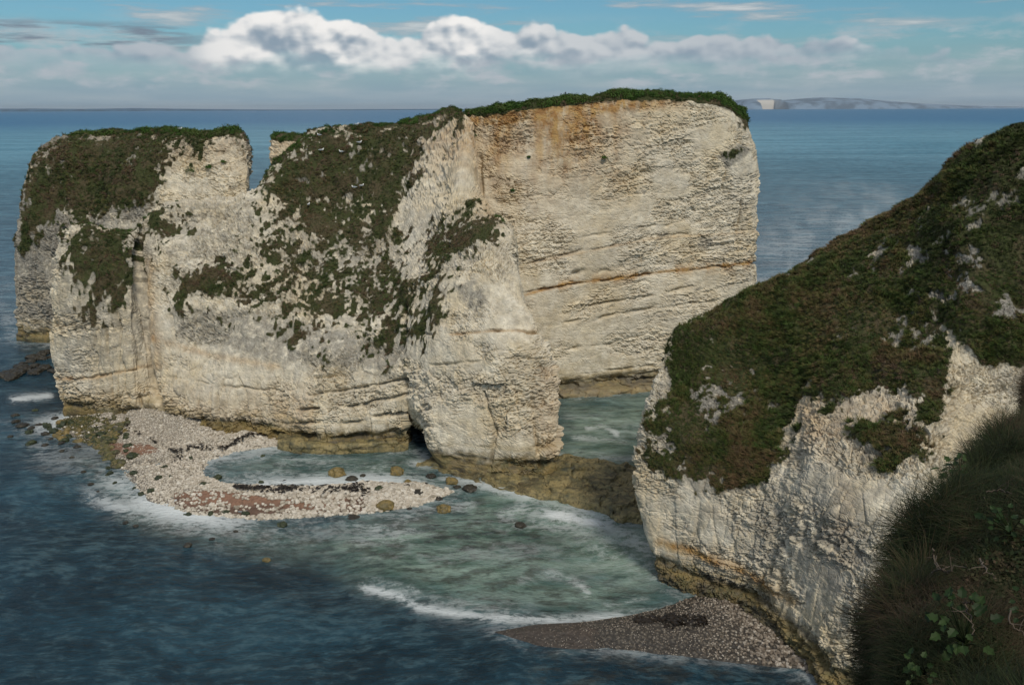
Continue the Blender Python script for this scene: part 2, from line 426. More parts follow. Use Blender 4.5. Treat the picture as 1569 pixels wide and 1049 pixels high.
def scatter(name, pts, nrm, scl, protos, parent=None, seed=0, upmix=.6, label=None):
    """one 'stuff' object whose geometry nodes repeat small tufts over its points"""
    n = len(pts); rg = np.random.default_rng(seed)
    me = bpy.data.meshes.new(name); me.vertices.add(n); me.vertices.foreach_set('co', np.asarray(pts, np.float32).ravel())
    zax = nrm * (1 - upmix) + np.array([0, 0, upmix]); zax /= np.linalg.norm(zax, axis=1, keepdims=True)
    th = np.arccos(np.clip(zax[:, 2], -1, 1)); ph = np.arctan2(zax[:, 1], zax[:, 0])
    # rotation Z(ph) Y(th) Z(spin): as euler XYZ through matrices
    sp = rg.uniform(0, 2 * np.pi, n)
    ca, sa, cb, sb, cc, sc_ = np.cos(ph), np.sin(ph), np.cos(th), np.sin(th), np.cos(sp), np.sin(sp)
    M = np.empty((n, 3, 3))
    M[:, 0, 0] = ca * cb * cc - sa * sc_; M[:, 0, 1] = -ca * cb * sc_ - sa * cc; M[:, 0, 2] = ca * sb
    M[:, 1, 0] = sa * cb * cc + ca * sc_; M[:, 1, 1] = -sa * cb * sc_ + ca * cc; M[:, 1, 2] = sa * sb
    M[:, 2, 0] = -sb * cc; M[:, 2, 1] = sb * sc_; M[:, 2, 2] = cb
    ey = np.arcsin(np.clip(-M[:, 2, 0], -1, 1)); ex = np.arctan2(M[:, 2, 1], M[:, 2, 2]); ez = np.arctan2(M[:, 1, 0], M[:, 0, 0])
    a = me.attributes.new('rot', 'FLOAT_VECTOR', 'POINT'); a.data.foreach_set('vector', np.stack([ex, ey, ez], 1).astype(np.float32).ravel())
    a = me.attributes.new('scl', 'FLOAT', 'POINT'); a.data.foreach_set('value', np.asarray(scl, np.float32))
    a = me.attributes.new('pick', 'INT', 'POINT'); a.data.foreach_set('value', rg.integers(0, len(protos), n).astype(np.int32))
    o = link(name, me, None, parent)
    ng = bpy.data.node_groups.new(name, 'GeometryNodeTree')
    ng.interface.new_socket('Geometry', in_out='INPUT', socket_type='NodeSocketGeometry')
    ng.interface.new_socket('Geometry', in_out='OUTPUT', socket_type='NodeSocketGeometry')
    N = ng.nodes; L = ng.links
    gi = N.new('NodeGroupInput'); go = N.new('NodeGroupOutput'); ip = N.new('GeometryNodeInstanceOnPoints')
    jn = N.new('GeometryNodeJoinGeometry')
    for p in protos:
        oi = N.new('GeometryNodeObjectInfo'); oi.inputs['Object'].default_value = p; oi.inputs['As Instance'].default_value = True
        L.new(oi.outputs['Geometry'], jn.inputs[0])
    L.new(gi.outputs[0], ip.inputs['Points']); L.new(jn.outputs[0], ip.inputs['Instance'])
    ip.inputs['Pick Instance'].default_value = True
    def na(nm, typ):
        q = N.new('GeometryNodeInputNamedAttribute'); q.data_type = typ; q.inputs['Name'].default_value = nm
        return next(s for s in q.outputs if s.enabled and s.name == 'Attribute')
    L.new(na('pick', 'INT'), ip.inputs['Instance Index'])
    e2r = N.new('FunctionNodeEulerToRotation'); L.new(na('rot', 'FLOAT_VECTOR'), e2r.inputs[0]); L.new(e2r.outputs[0], ip.inputs['Rotation'])
    L.new(na('scl', 'FLOAT'), ip.inputs['Scale'])
    L.new(ip.outputs[0], go.inputs[0])
    md = o.modifiers.new('tufts', 'NODES'); md.node_group = ng
    o['kind'] = 'stuff'
    if label: o['label'] = label
    return o

def pick_on_grid(D, Nn, w, density, seed):
    """points on a dense grid, 'density' per square metre times weight w"""
    rg = np.random.default_rng(seed)
    a = np.linalg.norm(np.cross(D[1:, :-1] - D[:-1, :-1], D[:-1, 1:] - D[:-1, :-1]), axis=-1)
    ww = np.clip(w[:-1, :-1], 0, None)
    p = (a * ww).ravel(); tot = p.sum(); n = int(tot * density)
    if n == 0: return None
    k = rg.choice(len(p), n, p=p / tot)
    i, j = np.divmod(k, a.shape[1])
    fu, fv = rg.random((2, n, 1))
    P = D[i, j] * (1 - fu) * (1 - fv) + D[i + 1, j] * fu * (1 - fv) + D[i, j + 1] * (1 - fu) * fv + D[i + 1, j + 1] * fu * fv
    return P, Nn[i, j], i, j

# ------------------------------------------------------------------ cliffs
def controls(cols, back=((5, -1.2), (14, -4.0)), base_z=-.6):
    C = []
    for c in cols:
        pts = [at(*map(np.float64, p)) if len(p) == 3 else on_level(np.float64(p[0]), np.float64(p[1]), 0.0) for p in c]
        p0 = pts[0].copy(); p0[2] = base_z; pts[0] = p0
        for dy, dz in back:
            t0_ = pts[len(c) - 1]; q = t0_ + np.array([t0_[0] / t0_[1] * dy, dy, dz]); pts.append(q)
        C.append(pts)
    return np.array(C)
def knots(C, nvis):
    px, py = project(C[:, :nvis].reshape(-1, 3)); px = px.reshape(C.shape[0], nvis); py = py.reshape(C.shape[0], nvis)
    uw = np.maximum(np.hypot(np.diff(px, axis=0), np.diff(py, axis=0)).mean(1), 6)
    vw = np.hypot(np.diff(px, axis=1), np.diff(py, axis=1)).mean(0)
    return uw, np.concatenate([vw, [14] * (C.shape[1] - nvis)])

def veg_field(px, py, polys, p, fine_amt=.35, seed=3):
    n = uni(.36 * fbm(p / np.array([2.0, 2.0, 3.4]), 4, seed) + .40 * fbm(p / np.array([.7, .7, 1.5]), 3, seed + 9) + .24 * vnoise(p / np.array([.26, .26, .6]), seed + 19), 2.8)
    out = np.zeros(len(px))
    for pts, dens, soft in polys:
        s = dens * np.clip(poly_sd(px, py, pts) / (soft * 1.7) * .5 + .5, 0, 1.0)
        out = np.maximum(out, s)
    return np.clip((out - n) * 2.0 + .5, 0, 1) * sstep(out, .02, .12)

def rock(name, cols, parent, nvis, su, sv, polys, style, hide=None, stains=None, lichen=None, extra_turf=None, grooves=None, back=((5, -.9), (14, -4.0)), seed=1, algae=1.0):
    C = controls(cols, back)
    if hide is not None: C = hide(C)
    uw, vw = knots(C, nvis)
    D, vi = loft(C, uw, vw, su, sv)
    nu, nv = D.shape[:2]
    N0 = normals(D)
    mid = D[nu // 2, nv // 3] - CAM
    if (N0[nu // 2, nv // 3] @ mid) > 0: N0 = -N0; flip = True
    else: flip = False
    P = D.reshape(-1, 3); N = N0.reshape(-1, 3); vv = np.broadcast_to(vi, (nu, nv)).ravel()
    px, py = project(P)
    pb = P + np.stack([np.zeros(len(P)), np.zeros(len(P)), -.075 * P[:, 0]], 1)      # bedding rises to the right
    turf = veg_field(px, py, polys, P, seed=seed + 40)
    if extra_turf is not None: turf = np.maximum(turf, extra_turf(px, py, vv, P))
    # relief
    und = fbm(P / np.array([6.5, 6.5, 9.0]), 4, seed) - .5
    flu = fbm(P / np.array([1.5, 1.5, 9.0]), 4, seed + 5) - .5
    wp = pb + (np.stack([fbm(P / 2.0, 2, seed + 60), fbm(P / 2.0, 2, seed + 61), fbm(P / 2.0, 2, seed + 62)], 1) - .5) * .35
    h1, t1, c1 = facets(wp, style['s1'], seed + 7)
    h2, t2, c2 = facets(wp, style['s2'], seed + 17)
    h3, t3, c3 = facets(wp, style['s3'], seed + 27)
    lay = np.floor(pb[:, 2] / style['bed'] + (fbm(P / 4.0, 2, seed + 70) - .5) * 1.2).astype(np.int64)
    lh = h01(lay, np.floor(P[:, 0] / 3.2 + fbm(P / 3.0, 2, seed + 71) * 3).astype(np.int64), lay * 0, seed + 80) - .5
    k = style.get('amp', .72)
    d = style['und'] * und + style['flu'] * flu
    big1 = 1.0 + (1.5 * sstep(px, 600, 680) * sstep(py, 480, 540) if style.get('fin') else 0)
    kmod = .08 + 1.35 * uni(fbm(P / np.array([4.5, 4.5, 2.6]), 3, seed + 75), 4.2)
    rk = k * kmod * (style['a1'] * big1 * ((h1 - .5) + .9 * t1) + style['a2'] * (1.3 - .3 * big1) * ((h2 - .5) + .9 * t2) + style['a3'] * (1.25 - .25 * big1) * ((h3 - .5) + t3) + style['ab'] * lh)
    rk -= k * (.15 + .85 * kmod) * (.24 * (1 - sstep(c2, 0, .12)) + .20 * (1 - sstep(c1, 0, .05)) + .10 * (1 - sstep(c3, 0, .2)))
    veg = (fbm(P / 1.3, 4, seed + 90) - .5) * .9 + .08
    if style.get('vert'):
        h4, t4, c4 = facets(wp, (1.1, 1.1, 6.0), seed + 37)
        vz = style['vert'] * (sstep(px, 640, 560) if style.get('fin') else 1.0) * (.3 + .9 * uni(fbm(P / 7.0, 2, seed + 38)))
        rk = rk + vz * ((h4 - .5) * .8 - .35 * (1 - sstep(c4, 0, .14)))
    rough = (fbm(P / .7, 4, seed + 33, .6) - .5) * .22 * (.35 + .75 * np.minimum(kmod, 1.2))
    d = d + rk * (1 - .75 * turf) + rough + veg * turf
    nt = uni(fbm(P / np.array([2.2, 2.2, 1.0]), 3, seed + 55), 3.0)
    d = d - .75 * nt * np.exp(-((P[:, 2] - 1.35) / .45) ** 2) * algae * (vv < nvis - 2)
    for gl, gw, gd in grooves or ():
        gg = seg_dist(px, py + (fbm(P / 1.6, 3, seed + 99) - .5) * 9, gl); d = d - gd * np.exp(-(gg / gw) ** 2) * (.1 + 1.5 * uni(fbm(P / 2.2, 3, seed + 98), 4.0))
    back_w = sstep(vv, nvis - 1.0, nvis + .2)
    D2 = P + N * (d * (1 - back_w * .9))[:, None]
    if stains is not None: st = np.clip(stains(px, py, P, vv), 0, 1)
    else: st = np.zeros(len(P))
    if lichen is not None: li = np.clip(lichen(px, py, P), 0, 1)
    else: li = np.zeros(len(P))
    zone = np.zeros(len(P))
    for pts, dens, soft in polys: zone = np.maximum(zone, dens * np.clip(poly_sd(px, py, pts) / (soft * 3.0) * .5 + .5, 0, 1))
    li = np.clip(np.maximum(li, 1.15 * zone * (zone > .02)) * (1 if not style.get('noz') else .0) + (li if style.get('noz') else 0), 0, 1)
    me = mesh_np(name, D2, grid_quads(nu, nv, not flip)); smooth(me, False)
    tint = np.clip(.45 * h2 + .3 * h1 + .25 * h3, 0, 1)
    col_attr(me, 'mask', np.stack([turf, st, li, tint], 1))
    a = me.attributes.new('algae', 'FLOAT', 'POINT'); a.data.foreach_set('value', np.full(len(P), algae, np.float32))
    o = link(name, me, CHALK, parent)
    D2 = D2.reshape(nu, nv, 3)
    return o, D2, np.where(flip, -1, 1) * 1.0 * normals(D2) * (-1 if flip and False else 1), turf.reshape(nu, nv), px.reshape(nu, nv), py.reshape(nu, nv), vv.reshape(nu, nv)

def face_up(Nn, D):
    s = np.sign(((CAM - D) * Nn).sum(-1, keepdims=True)); s[s == 0] = 1
    up = Nn * s
    return np.where(np.abs(Nn[..., 2:3]) > .75, Nn * np.sign(Nn[..., 2:3]), up)

M_STYLE = dict(s1=(2.2, 2.2, 1.5), s2=(.70, .70, .46), s3=(.32, .32, .22), bed=.62, a1=.20, a2=.17, a3=.13, ab=.12, und=1.3, flu=.7, fin=True, vert=.34)
W_STYLE = dict(s1=(4.2, 4.2, 1.3), s2=(1.5, 1.5, .5), s3=(.5, .5, .24), bed=.9, a1=.20, a2=.17, a3=.09, ab=.22, und=.9, flu=.3, amp=.62)
L_STYLE = dict(s1=(2.6, 2.6, 2.2), s2=(1.0, 1.0, .8), s3=(.5, .5, .35), bed=.8, a1=.24, a2=.20, a3=.13, ab=.10, und=1.4, flu=.9, vert=.34)
R_STYLE = dict(s1=(1.7, 1.7, 1.1), s2=(.62, .62, .44), s3=(.26, .26, .19), bed=.5, a1=.24, a2=.17, a3=.11, ab=.08, und=1.1, flu=.6, vert=.22, amp=.55)

HEAD = tag(empty('chalk_headland', at(np.float64(600), np.float64(690), np.float64(85)) * np.array([1, 1, 0])),
           'long white chalk headland with turf top and sheer wall, behind the shingle spit', 'cliff')
WORLD_BUILT.add(HEAD.name)

# main cliff: buttress at the left, scrubby slope, fin with the small arch beside it
Mc = [
 [(100, 637), (88, 600, 86.6), (79, 540, 87), (80, 470, 87.3), (85, 410, 87.8), (90, 372, 88.5), (97, 357, 90)],
 [(135, 641), (132, 600, 85.6), (130, 540, 85.8), (130, 470, 86.2), (130, 410, 87), (130, 370, 88.5), (130, 349, 91)],
 [(200, 650), (200, 600, 84.3), (200, 540, 85), (200, 470, 86), (200, 410, 87), (202, 375, 88.5), (205, 353, 91)],
 [(226, 654), (232, 580, 85.6), (222, 520, 87.2), (212, 450, 88.8), (212, 400, 90), (215, 365, 91.3), (222, 334, 93.5)],
 [(255, 658), (255, 600, 83), (250, 540, 84.3), (245, 470, 86.5), (245, 400, 89), (248, 350, 92), (252, 309, 96)],
 [(320, 668), (320, 610, 81), (320, 550, 82.5), (315, 480, 85.5), (315, 410, 89), (315, 350, 92.5), (318, 305, 97)],
 [(390, 673), (390, 620, 79.9), (388, 560, 81), (385, 490, 84), (385, 420, 88), (385, 350, 92.5), (384, 294, 98)],
 [(440, 680), (440, 630, 78.7), (438, 575, 79.8), (432, 500, 83), (430, 420, 88), (430, 335, 94), (424, 250, 101)],
 [(500, 691), (500, 640, 76.9), (495, 585, 78), (490, 510, 81.5), (490, 420, 88), (488, 320, 95), (484, 206, 104)],
 [(565, 690), (565, 640, 77), (560, 590, 77.5), (557, 510, 81), (556, 420, 87), (556, 315, 95), (560, 194, 104)],
 [(608, 687), (606, 640, 77), (603, 590, 76.8), (602, 515, 79.5), (605, 420, 85.5), (610, 310, 94), (618, 184, 104)],
 [(624, 684), (621, 655, 77), (620, 600, 76.3), (618, 520, 78), (625, 425, 83.5), (640, 310, 92), (668, 174, 103)],
 [(630, 672, 88), (630, 652, 84), (628, 605, 75.8), (632, 525, 77), (640, 430, 81.5), (660, 320, 90), (695, 170, 102)],
 [(652, 674, 86), (650, 655, 79), (640, 615, 74.8), (648, 530, 75.8), (655, 435, 79.5), (680, 335, 86), (720, 190, 98)],
 [(690, 719), (668, 676, 72.8), (664, 625, 73), (670, 540, 74), (680, 445, 77), (700, 350, 83), (735, 290, 92)],
 [(745, 729), (735, 680, 71), (728, 620, 71.5), (725, 540, 72.5), (730, 445, 75.5), (738, 362, 80), (757, 322, 88)],
 [(800, 732), (797, 685, 70.4), (787, 620, 71), (775, 540, 72), (765, 450, 75), (764, 380, 79), (774, 338, 84)],
 [(844, 724), (850, 680, 71.2), (852, 605, 72.2), (833, 530, 73.6), (802, 455, 76.6), (787, 385, 80.5), (786, 347, 84.6)],
]
def drop(c, dx, dy, kz):
    c = c.copy(); c[..., 0] += dx; c[..., 1] += dy; c[..., 2] = np.where(c[..., 2] > 0, c[..., 2] * kz, c[..., 2]); return c
def hide_m(C):
    l1 = drop(C[:1], 4, 9, .84); l2 = drop(C[:1], 9, 16, .6)
    r1 = drop(C[-1:], .2, 6, .85); r2 = drop(C[-1:], -3, 22, .6)
    return np.concatenate([l2, l1, C, r1, r2])
M_POLY = [
 ([(415, 225), (500, 200), (600, 180), (690, 165), (702, 185), (655, 235), (632, 290), (615, 350), (640, 420), (655, 480), (600, 520), (540, 510), (480, 480), (430, 452), (390, 430), (375, 400), (398, 350), (395, 290)], .60, 24),
 ([(420, 225), (500, 200), (600, 180), (690, 165), (702, 185), (655, 235), (632, 290), (600, 330), (430, 310), (395, 290)], .82, 14),
 ([(520, 300), (620, 300), (630, 400), (645, 480), (560, 450), (500, 380)], .70, 20), ([(400, 430), (520, 430), (560, 500), (480, 490)], .72, 18),
 ([(265, 400), (330, 385), (400, 370), (560, 430), (645, 470), (650, 510), (600, 545), (550, 545), (480, 530), (380, 485), (270, 455)], .50, 26),
 ([(275, 408), (345, 392), (380, 430), (360, 452), (278, 452)], .74, 16),
 ([(97, 352), (150, 345), (207, 352), (215, 395), (200, 440), (195, 460), (170, 482), (130, 478), (105, 430), (98, 390)], .80, 16),
 ([(213, 325), (255, 316), (292, 345), (250, 368), (218, 362)], .78, 14),
 ([(638, 350), (720, 316), (768, 345), (747, 378), (702, 402), (690, 442), (667, 492), (638, 508), (650, 460), (668, 400), (645, 372)], .84, 14),
 ([(470, 510), (510, 505), (515, 545), (475, 550)], .5, 16),
]
M_GROOVE = [([(208, 360), (214, 430), (228, 520), (240, 600), (246, 625)], 5, .9), ([(180, 470), (190, 540), (196, 610)], 3, .35), ([(165, 500), (168, 560), (172, 620)], 2.5, .3),
 ([(203, 480), (212, 560), (216, 620)], 2.5, .35), ([(150, 540), (152, 620)], 2.2, .25), ([(262, 480), (268, 560), (272, 650)], 3, .3), ([(330, 560), (334, 650)], 2.5, .25),
 ([(620, 470), (616, 540), (618, 600)], 4, .6), ([(480, 578), (560, 566), (622, 552)], 2.5, .45), ([(470, 604), (560, 594), (622, 580)], 2.5, .5), ([(440, 628), (540, 624), (622, 606)], 2.5, .5),
 ([(430, 648), (530, 648), (622, 632)], 2.5, .55), ([(420, 664), (520, 672), (624, 658)], 4, .7), ([(85, 582), (150, 578), (235, 560)], 2, .3), ([(640, 512), (760, 506), (835, 508)], 2, .3),
 ([(250, 575), (330, 590), (430, 600)], 2, .25), ([(660, 560), (740, 552), (835, 548)], 2, .25), ([(740, 600), (760, 660), (752, 715)], 2.5, .3), ([(815, 590), (820, 660), (828, 715)], 3, .35)]
def st_m(px, py, P, v):
    a = .55 * np.exp(-(seg_dist(px, py, [(690, 512), (760, 506), (832, 508)]) / 2.5) ** 2)
    a += .55 * np.exp(-(seg_dist(px, py, [(240, 520), (330, 545), (420, 560)]) / 6) ** 2) * .7
    a += .5 * np.exp(-(seg_dist(px, py, [(85, 580), (150, 578), (225, 560)]) / 3) ** 2)
    a += .45 * np.exp(-(seg_dist(px, py, [(222, 400), (235, 480), (240, 560)]) / 9) ** 2)
    a += .30 * np.exp(-((px - 840) / 18) ** 2) * (py > 560)
    a += .25 * sstep(py, 560, 640) * (px < 480)
    a += .55 * sstep(py, 300, 200) * sstep(px, 560, 720)
    a += .35 * np.exp(-((px - 750) / 22) ** 2) * (py < 350)
    return a
def li_m(px, py, P):
    a = np.clip(poly_sd(px, py, [(690, 430), (750, 415), (756, 470), (735, 495), (692, 470)]) / 24 + .4, 0, 1) * (.25 + .65 * uni(fbm(P / 1.6, 3, 92)))
    a = np.maximum(a, .75 * np.clip(poly_sd(px, py, [(250, 460), (400, 470), (640, 520), (600, 580), (420, 560), (260, 520)]) / 30 + .5, 0, 1))
    a = np.maximum(a, .55 * np.clip(poly_sd(px, py, [(230, 300), (400, 290), (400, 470), (260, 460)]) / 30 + .5, 0, 1))
    a = np.maximum(a, .6 * np.clip(poly_sd(px, py, [(85, 360), (240, 350), (230, 560), (80, 590)]) / 24 + .3, 0, 1))
    a = np.maximum(a, .9 * np.clip(poly_sd(px, py, [(95, 610), (130, 600), (140, 645), (95, 650)]) / 14 + .3, 0, 1))
    a = np.maximum(a, .30 + 0 * px)
    return a
mo, MD, MN, MT, Mpx, Mpy, Mv = rock('cliff_face', Mc, HEAD, 7, 1.45, 1.45, M_POLY, M_STYLE, hide_m, st_m, li_m, seed=1, grooves=M_GROOVE,
    extra_turf=lambda px, py, v, P: np.maximum(sstep(v, 5.93, 6.1) * sstep(px, 412, 425) * sstep(px, 735, 715) * .95, sstep(v, 5.7, 5.9) * sstep(px, 500, 560) * sstep(px, 716, 704) * .95))

# sheer wall
Wc = [
 [(720, 612, 91.5), (715, 500, 92.5), (710, 400, 93.5), (705, 300, 95), (705, 225, 97.5), (710, 182, 100.5), (714, 172, 102.5)],
 [(790, 610, 92), (790, 500, 92.5), (785, 400, 93.3), (782, 300, 94.5), (782, 225, 95.7), (782, 173, 96.6), (784, 163, 98.6)],
 [(870, 604, 93.3), (870, 500, 93.8), (868, 400, 94.5), (866, 300, 95.2), (866, 220, 95.9), (866, 162, 96.6), (866, 151, 98.6)],
 [(960, 596, 95.3), (960, 500, 95.6), (960, 400, 96), (960, 300, 96.5), (960, 220, 97), (960, 156, 97.5), (960, 145, 99.5)],
 [(1055, 588, 97.3), (1053, 500, 97.4), (1050, 400, 97.6), (1050, 300, 98), (1050, 220, 98.4), (1050, 157, 99), (1050, 144, 101)],
 [(1110, 584, 98.3), (1110, 500, 98.4), (1108, 400, 98.6), (1108, 300, 99), (1106, 220, 99.4), (1100, 165, 100), (1098, 147, 102)],
 [(1150, 582, 99.4), (1150, 500, 99.5), (1148, 400, 99.8), (1150, 300, 100.2), (1142, 225, 100.7), (1130, 182, 101.3), (1122, 157, 103)],
 [(1163, 579, 102), (1160, 490, 102), (1158, 400, 102.4), (1162, 285, 102.8), (1155, 225, 103.2), (1143, 192, 104), (1136, 170, 105.5)],
]
def hide_w(C):
    r1 = C[-1:] + np.array([-.8, 7, 0]); r2 = C[-1:] + np.array([-6.0, 16, 0])
    return np.concatenate([C, r1, r2])
W_POLY = [([(1106, 236), (1134, 220), (1142, 230), (1114, 253)], .9, 6), ([(1128, 176), (1142, 185), (1141, 200), (1132, 196)], .9, 6)]
W_GROOVE = [([(800, 452), (870, 436), (940, 429), (1010, 419), (1100, 410), (1165, 403)], 1.8, .38), ([(810, 402), (900, 384), (1000, 362), (1160, 352)], 2, .3),
 ([(830, 500), (920, 488), (1010, 470), (1100, 462)], 2.2, .35), ([(825, 540), (930, 528), (1020, 520)], 2, .3), ([(850, 372), (950, 352), (1030, 342)], 2, .25), ([(900, 470), (960, 460), (1060, 440)], 2, .35),
 ([(1112, 255), (1106, 285), (1110, 300)], 1.6, .4), ([(1136, 308), (1134, 335), (1126, 370)], 1.6, .4), ([(875, 575), (940, 568), (1000, 562)], 2, .25), ([(735, 240), (738, 300), (745, 330)], 3, .4),
 ([(880, 420), (950, 410)], 4, .4), ([(1060, 380), (1140, 372)], 3, .3), ([(860, 590), (930, 588), (1010, 580)], 4, .6)]
def st_w(px, py, P, v):
    top = np.interp(px, [700, 790, 870, 960, 1050, 1130], [182, 173, 162, 156, 157, 182]); q = py - top
    a = .95 * sstep(q, 20, 2) * sstep(px, 1080, 960)
    strk = np.exp(-((px - 868) / 26) ** 2) + .75 * np.exp(-((px - 905) / 16) ** 2) + .55 * np.exp(-((px - 835) / 22) ** 2) + .5 * np.exp(-((px - 765) / 18) ** 2) + .55 * np.exp(-((px - 945) / 14) ** 2)
    a += .72 * strk * sstep(q, 150, 5)
    a += .42 * sstep(px, 1120, 800) * sstep(q, 240, 20)
    ln = seg_dist(px, py, [(805, 452), (870, 434), (940, 427), (1010, 417), (1100, 408), (1163, 401)])
    a += .9 * np.exp(-(ln / 2.2) ** 2) + .55 * np.exp(-(ln / 9) ** 2) * (fbm(P / 2.0, 3, 5) > .52)
    a += .35 * np.exp(-(seg_dist(px, py, [(820, 402), (900, 385), (1000, 365), (1160, 355)]) / 2.0) ** 2)
    return a
def li_w(px, py, P):
    a = .9 * np.clip(poly_sd(px, py, [(1095, 240), (1140, 215), (1150, 235), (1112, 262)]) / 10 + .5, 0, 1)
    a = np.maximum(a, .35 * sstep(px, 1080, 1130)); a = np.maximum(a, .18 + 0 * px)
    for cx, cy_, r in ((880, 380, 14), (1018, 360, 16), (1085, 372, 18), (985, 295, 10)): a = np.maximum(a, .75 * np.exp(-(((px - cx) / r) ** 2 + ((py - cy_) / (r * .6)) ** 2)))
    return a
wo, WD, WN, WT, Wpx, Wpy, Wv = rock('wall_face', Wc, HEAD, 7, 1.45, 1.45, W_POLY, W_STYLE, hide_w, st_w, li_w, seed=200, algae=.9, grooves=W_GROOVE,
    extra_turf=lambda px, py, v, P: sstep(v + (fbm(P / .9, 3, 77) - .5) * .35, 5.0, 5.12))
# far end of the headland, seen past the slope
Ec = [[(416, 330, 112), (415, 290, 112), (414, 250, 112), (415, 222, 112.5), (420, 209, 114)],
      [(440, 330, 110.5), (438, 290, 110.5), (437, 250, 110.5), (437, 222, 111), (440, 207, 113)],
      [(475, 330, 110), (475, 290, 110), (475, 250, 110), (475, 222, 110.5), (475, 206, 112)]]
eo, ED, EN, ET, Epx, Epy, Ev = rock('far_end_face', Ec, HEAD, 5, 2, 2, [], L_STYLE, lambda C: np.concatenate([C[:1] + np.array([1.5, 8, 0]), C]),
    lambda px, py, P, v: .35 + 0 * px, None, seed=320, extra_turf=lambda px, py, v, P: sstep(v, 3.2, 3.5))

# separate stack
STACK = tag(empty('chalk_stack', at(np.float64(200), np.float64(525), np.float64(120)) * np.array([1, 1, 0])),
            'detached chalk stack with scrubby dark seaward side, standing beyond the headland', 'sea stack')
WORLD_BUILT.add(STACK.name)
Lc = [
 [(27, 520), (24, 450, 118.5), (24, 390, 119), (34, 300, 121), (50, 240, 124), (80, 214, 127), (110, 207, 130)],
 [(78, 525), (75, 460, 117.3), (75, 390, 118), (85, 300, 121), (96, 240, 124), (115, 213, 127), (135, 204, 130)],
 [(140, 530), (138, 460, 116), (135, 390, 117), (138, 310, 120.5), (150, 250, 124.5), (165, 214, 127.5), (178, 202, 130)],
 [(200, 535), (190, 460, 115), (178, 390, 115.5), (178, 312, 118), (205, 250, 121), (222, 214, 125), (228, 201, 129)],
 [(260, 535), (255, 460, 115), (250, 380, 116.5), (246, 300, 119), (250, 240, 121), (256, 216, 122.5), (265, 201, 127)],
 [(320, 530), (318, 460, 116), (315, 380, 117), (312, 300, 119), (312, 240, 121), (312, 216, 122), (315, 201, 127)],
 [(385, 525), (384, 460, 117.5), (382, 380, 118.5), (382, 300, 120), (380, 240, 122), (376, 218, 123), (364, 203, 128)],
 [(390, 515, 121), (388, 460, 121.5), (387, 380, 122), (386, 300, 123), (385, 250, 125), (382, 226, 126.5), (373, 210, 131)],
]
def hide_l(C):
    l1 = C[:1] + np.array([3.0, 8, 0]); r1 = drop(C[-1:], -4, 7, .97); r2 = drop(C[-1:], -9, 14, .9)
    return np.concatenate([l1, C, r1, r2])
L_POLY = [([(26, 395), (36, 255), (90, 205), (380, 195), (384, 222), (330, 213), (295, 240), (285, 222), (262, 222), (240, 300), (190, 330), (160, 325), (128, 350), (105, 330), (62, 350), (30, 398)], .9, 12),
          ([(180, 320), (250, 215), (225, 215), (150, 330)], .95, 10)]
lo, LD, LN, LT, Lpx, Lpy, Lv = rock('cliff_face', Lc, STACK, 7, 1.45, 1.45, L_POLY, L_STYLE, hide_l, 
    lambda px, py, P, v: .25 * sstep(py, 280, 220) + .5 * np.exp(-(((px - 133) / 22) ** 2 + ((py - 285) / 22) ** 2)), lambda px, py, P: (.50 + .35 * uni(fbm(P / 5.0, 3, 91))) * sstep(px, 262, 215) + .2, seed=400,
    extra_turf=lambda px, py, v, P: np.maximum(sstep(v + (fbm(P / 1.2, 3, 78) - .5) * .5, 5.35, 5.6) , 0) )

# near headland
NEAR = tag(empty('grassy_chalk_headland', at(np.float64(1300), np.float64(700), np.float64(52)) * np.array([1, 1, 0])),
           'near chalk headland with steep olive grass slope running up to the skyline', 'cliff')
WORLD_BUILT.add(NEAR.name)
Rc = [
 [(1012, 885), (988, 810, 54), (974, 740, 54.5), (988, 650, 55.5), (1009, 570, 57), (1030, 512, 59)],
 [(1050, 906), (1035, 830, 52.5), (1030, 760, 53), (1045, 670, 54), (1060, 580, 56.5), (1090, 470, 61)],
 [(1110, 927), (1105, 860, 50.6), (1105, 790, 51), (1115, 690, 52.5), (1125, 590, 56), (1165, 434, 63)],
 [(1170, 967), (1182, 900, 47.8), (1187, 800, 48.6), (1197, 690, 50.8), (1207, 590, 54.5), (1258, 384, 64)],
 [(1215, 1007), (1228, 920, 45), (1240, 800, 46), (1250, 680, 48.3), (1262, 570, 52.6), (1342, 342, 65)],
 [(1262, 1062), (1292, 960, 41.8), (1322, 820, 43), (1337, 690, 46), (1350, 560, 51.5), (1400, 302, 65)],
 [(1330, 1102), (1372, 990, 39.6), (1412, 840, 41.2), (1424, 680, 45), (1432, 545, 50), (1450, 251, 64)],
 [(1420, 1142), (1462, 1030, 37.8), (1490, 860, 40.5), (1492, 660, 46.5), (1495, 520, 49.5), (1513, 206, 62)],
 [(1520, 1182), (1562, 1060, 35.8), (1578, 880, 38.5), (1572, 660, 46), (1578, 520, 49), (1590, 190, 59)],
 [(1650, 1202), (1682, 1080, 34), (1692, 880, 37), (1690, 660, 42), (1690, 440, 48), (1700, 172, 56)],
 [(1850, 1222), (1852, 1080, 33), (1852, 860, 36), (1850, 640, 40), (1850, 420, 46), (1850, 165, 52)],
]
def hide_r(C):
    l1 = drop(C[:1], 2.2, 6, .74); l2 = drop(C[:1], 7, 15, .35)
    return np.concatenate([l2, l1, C])
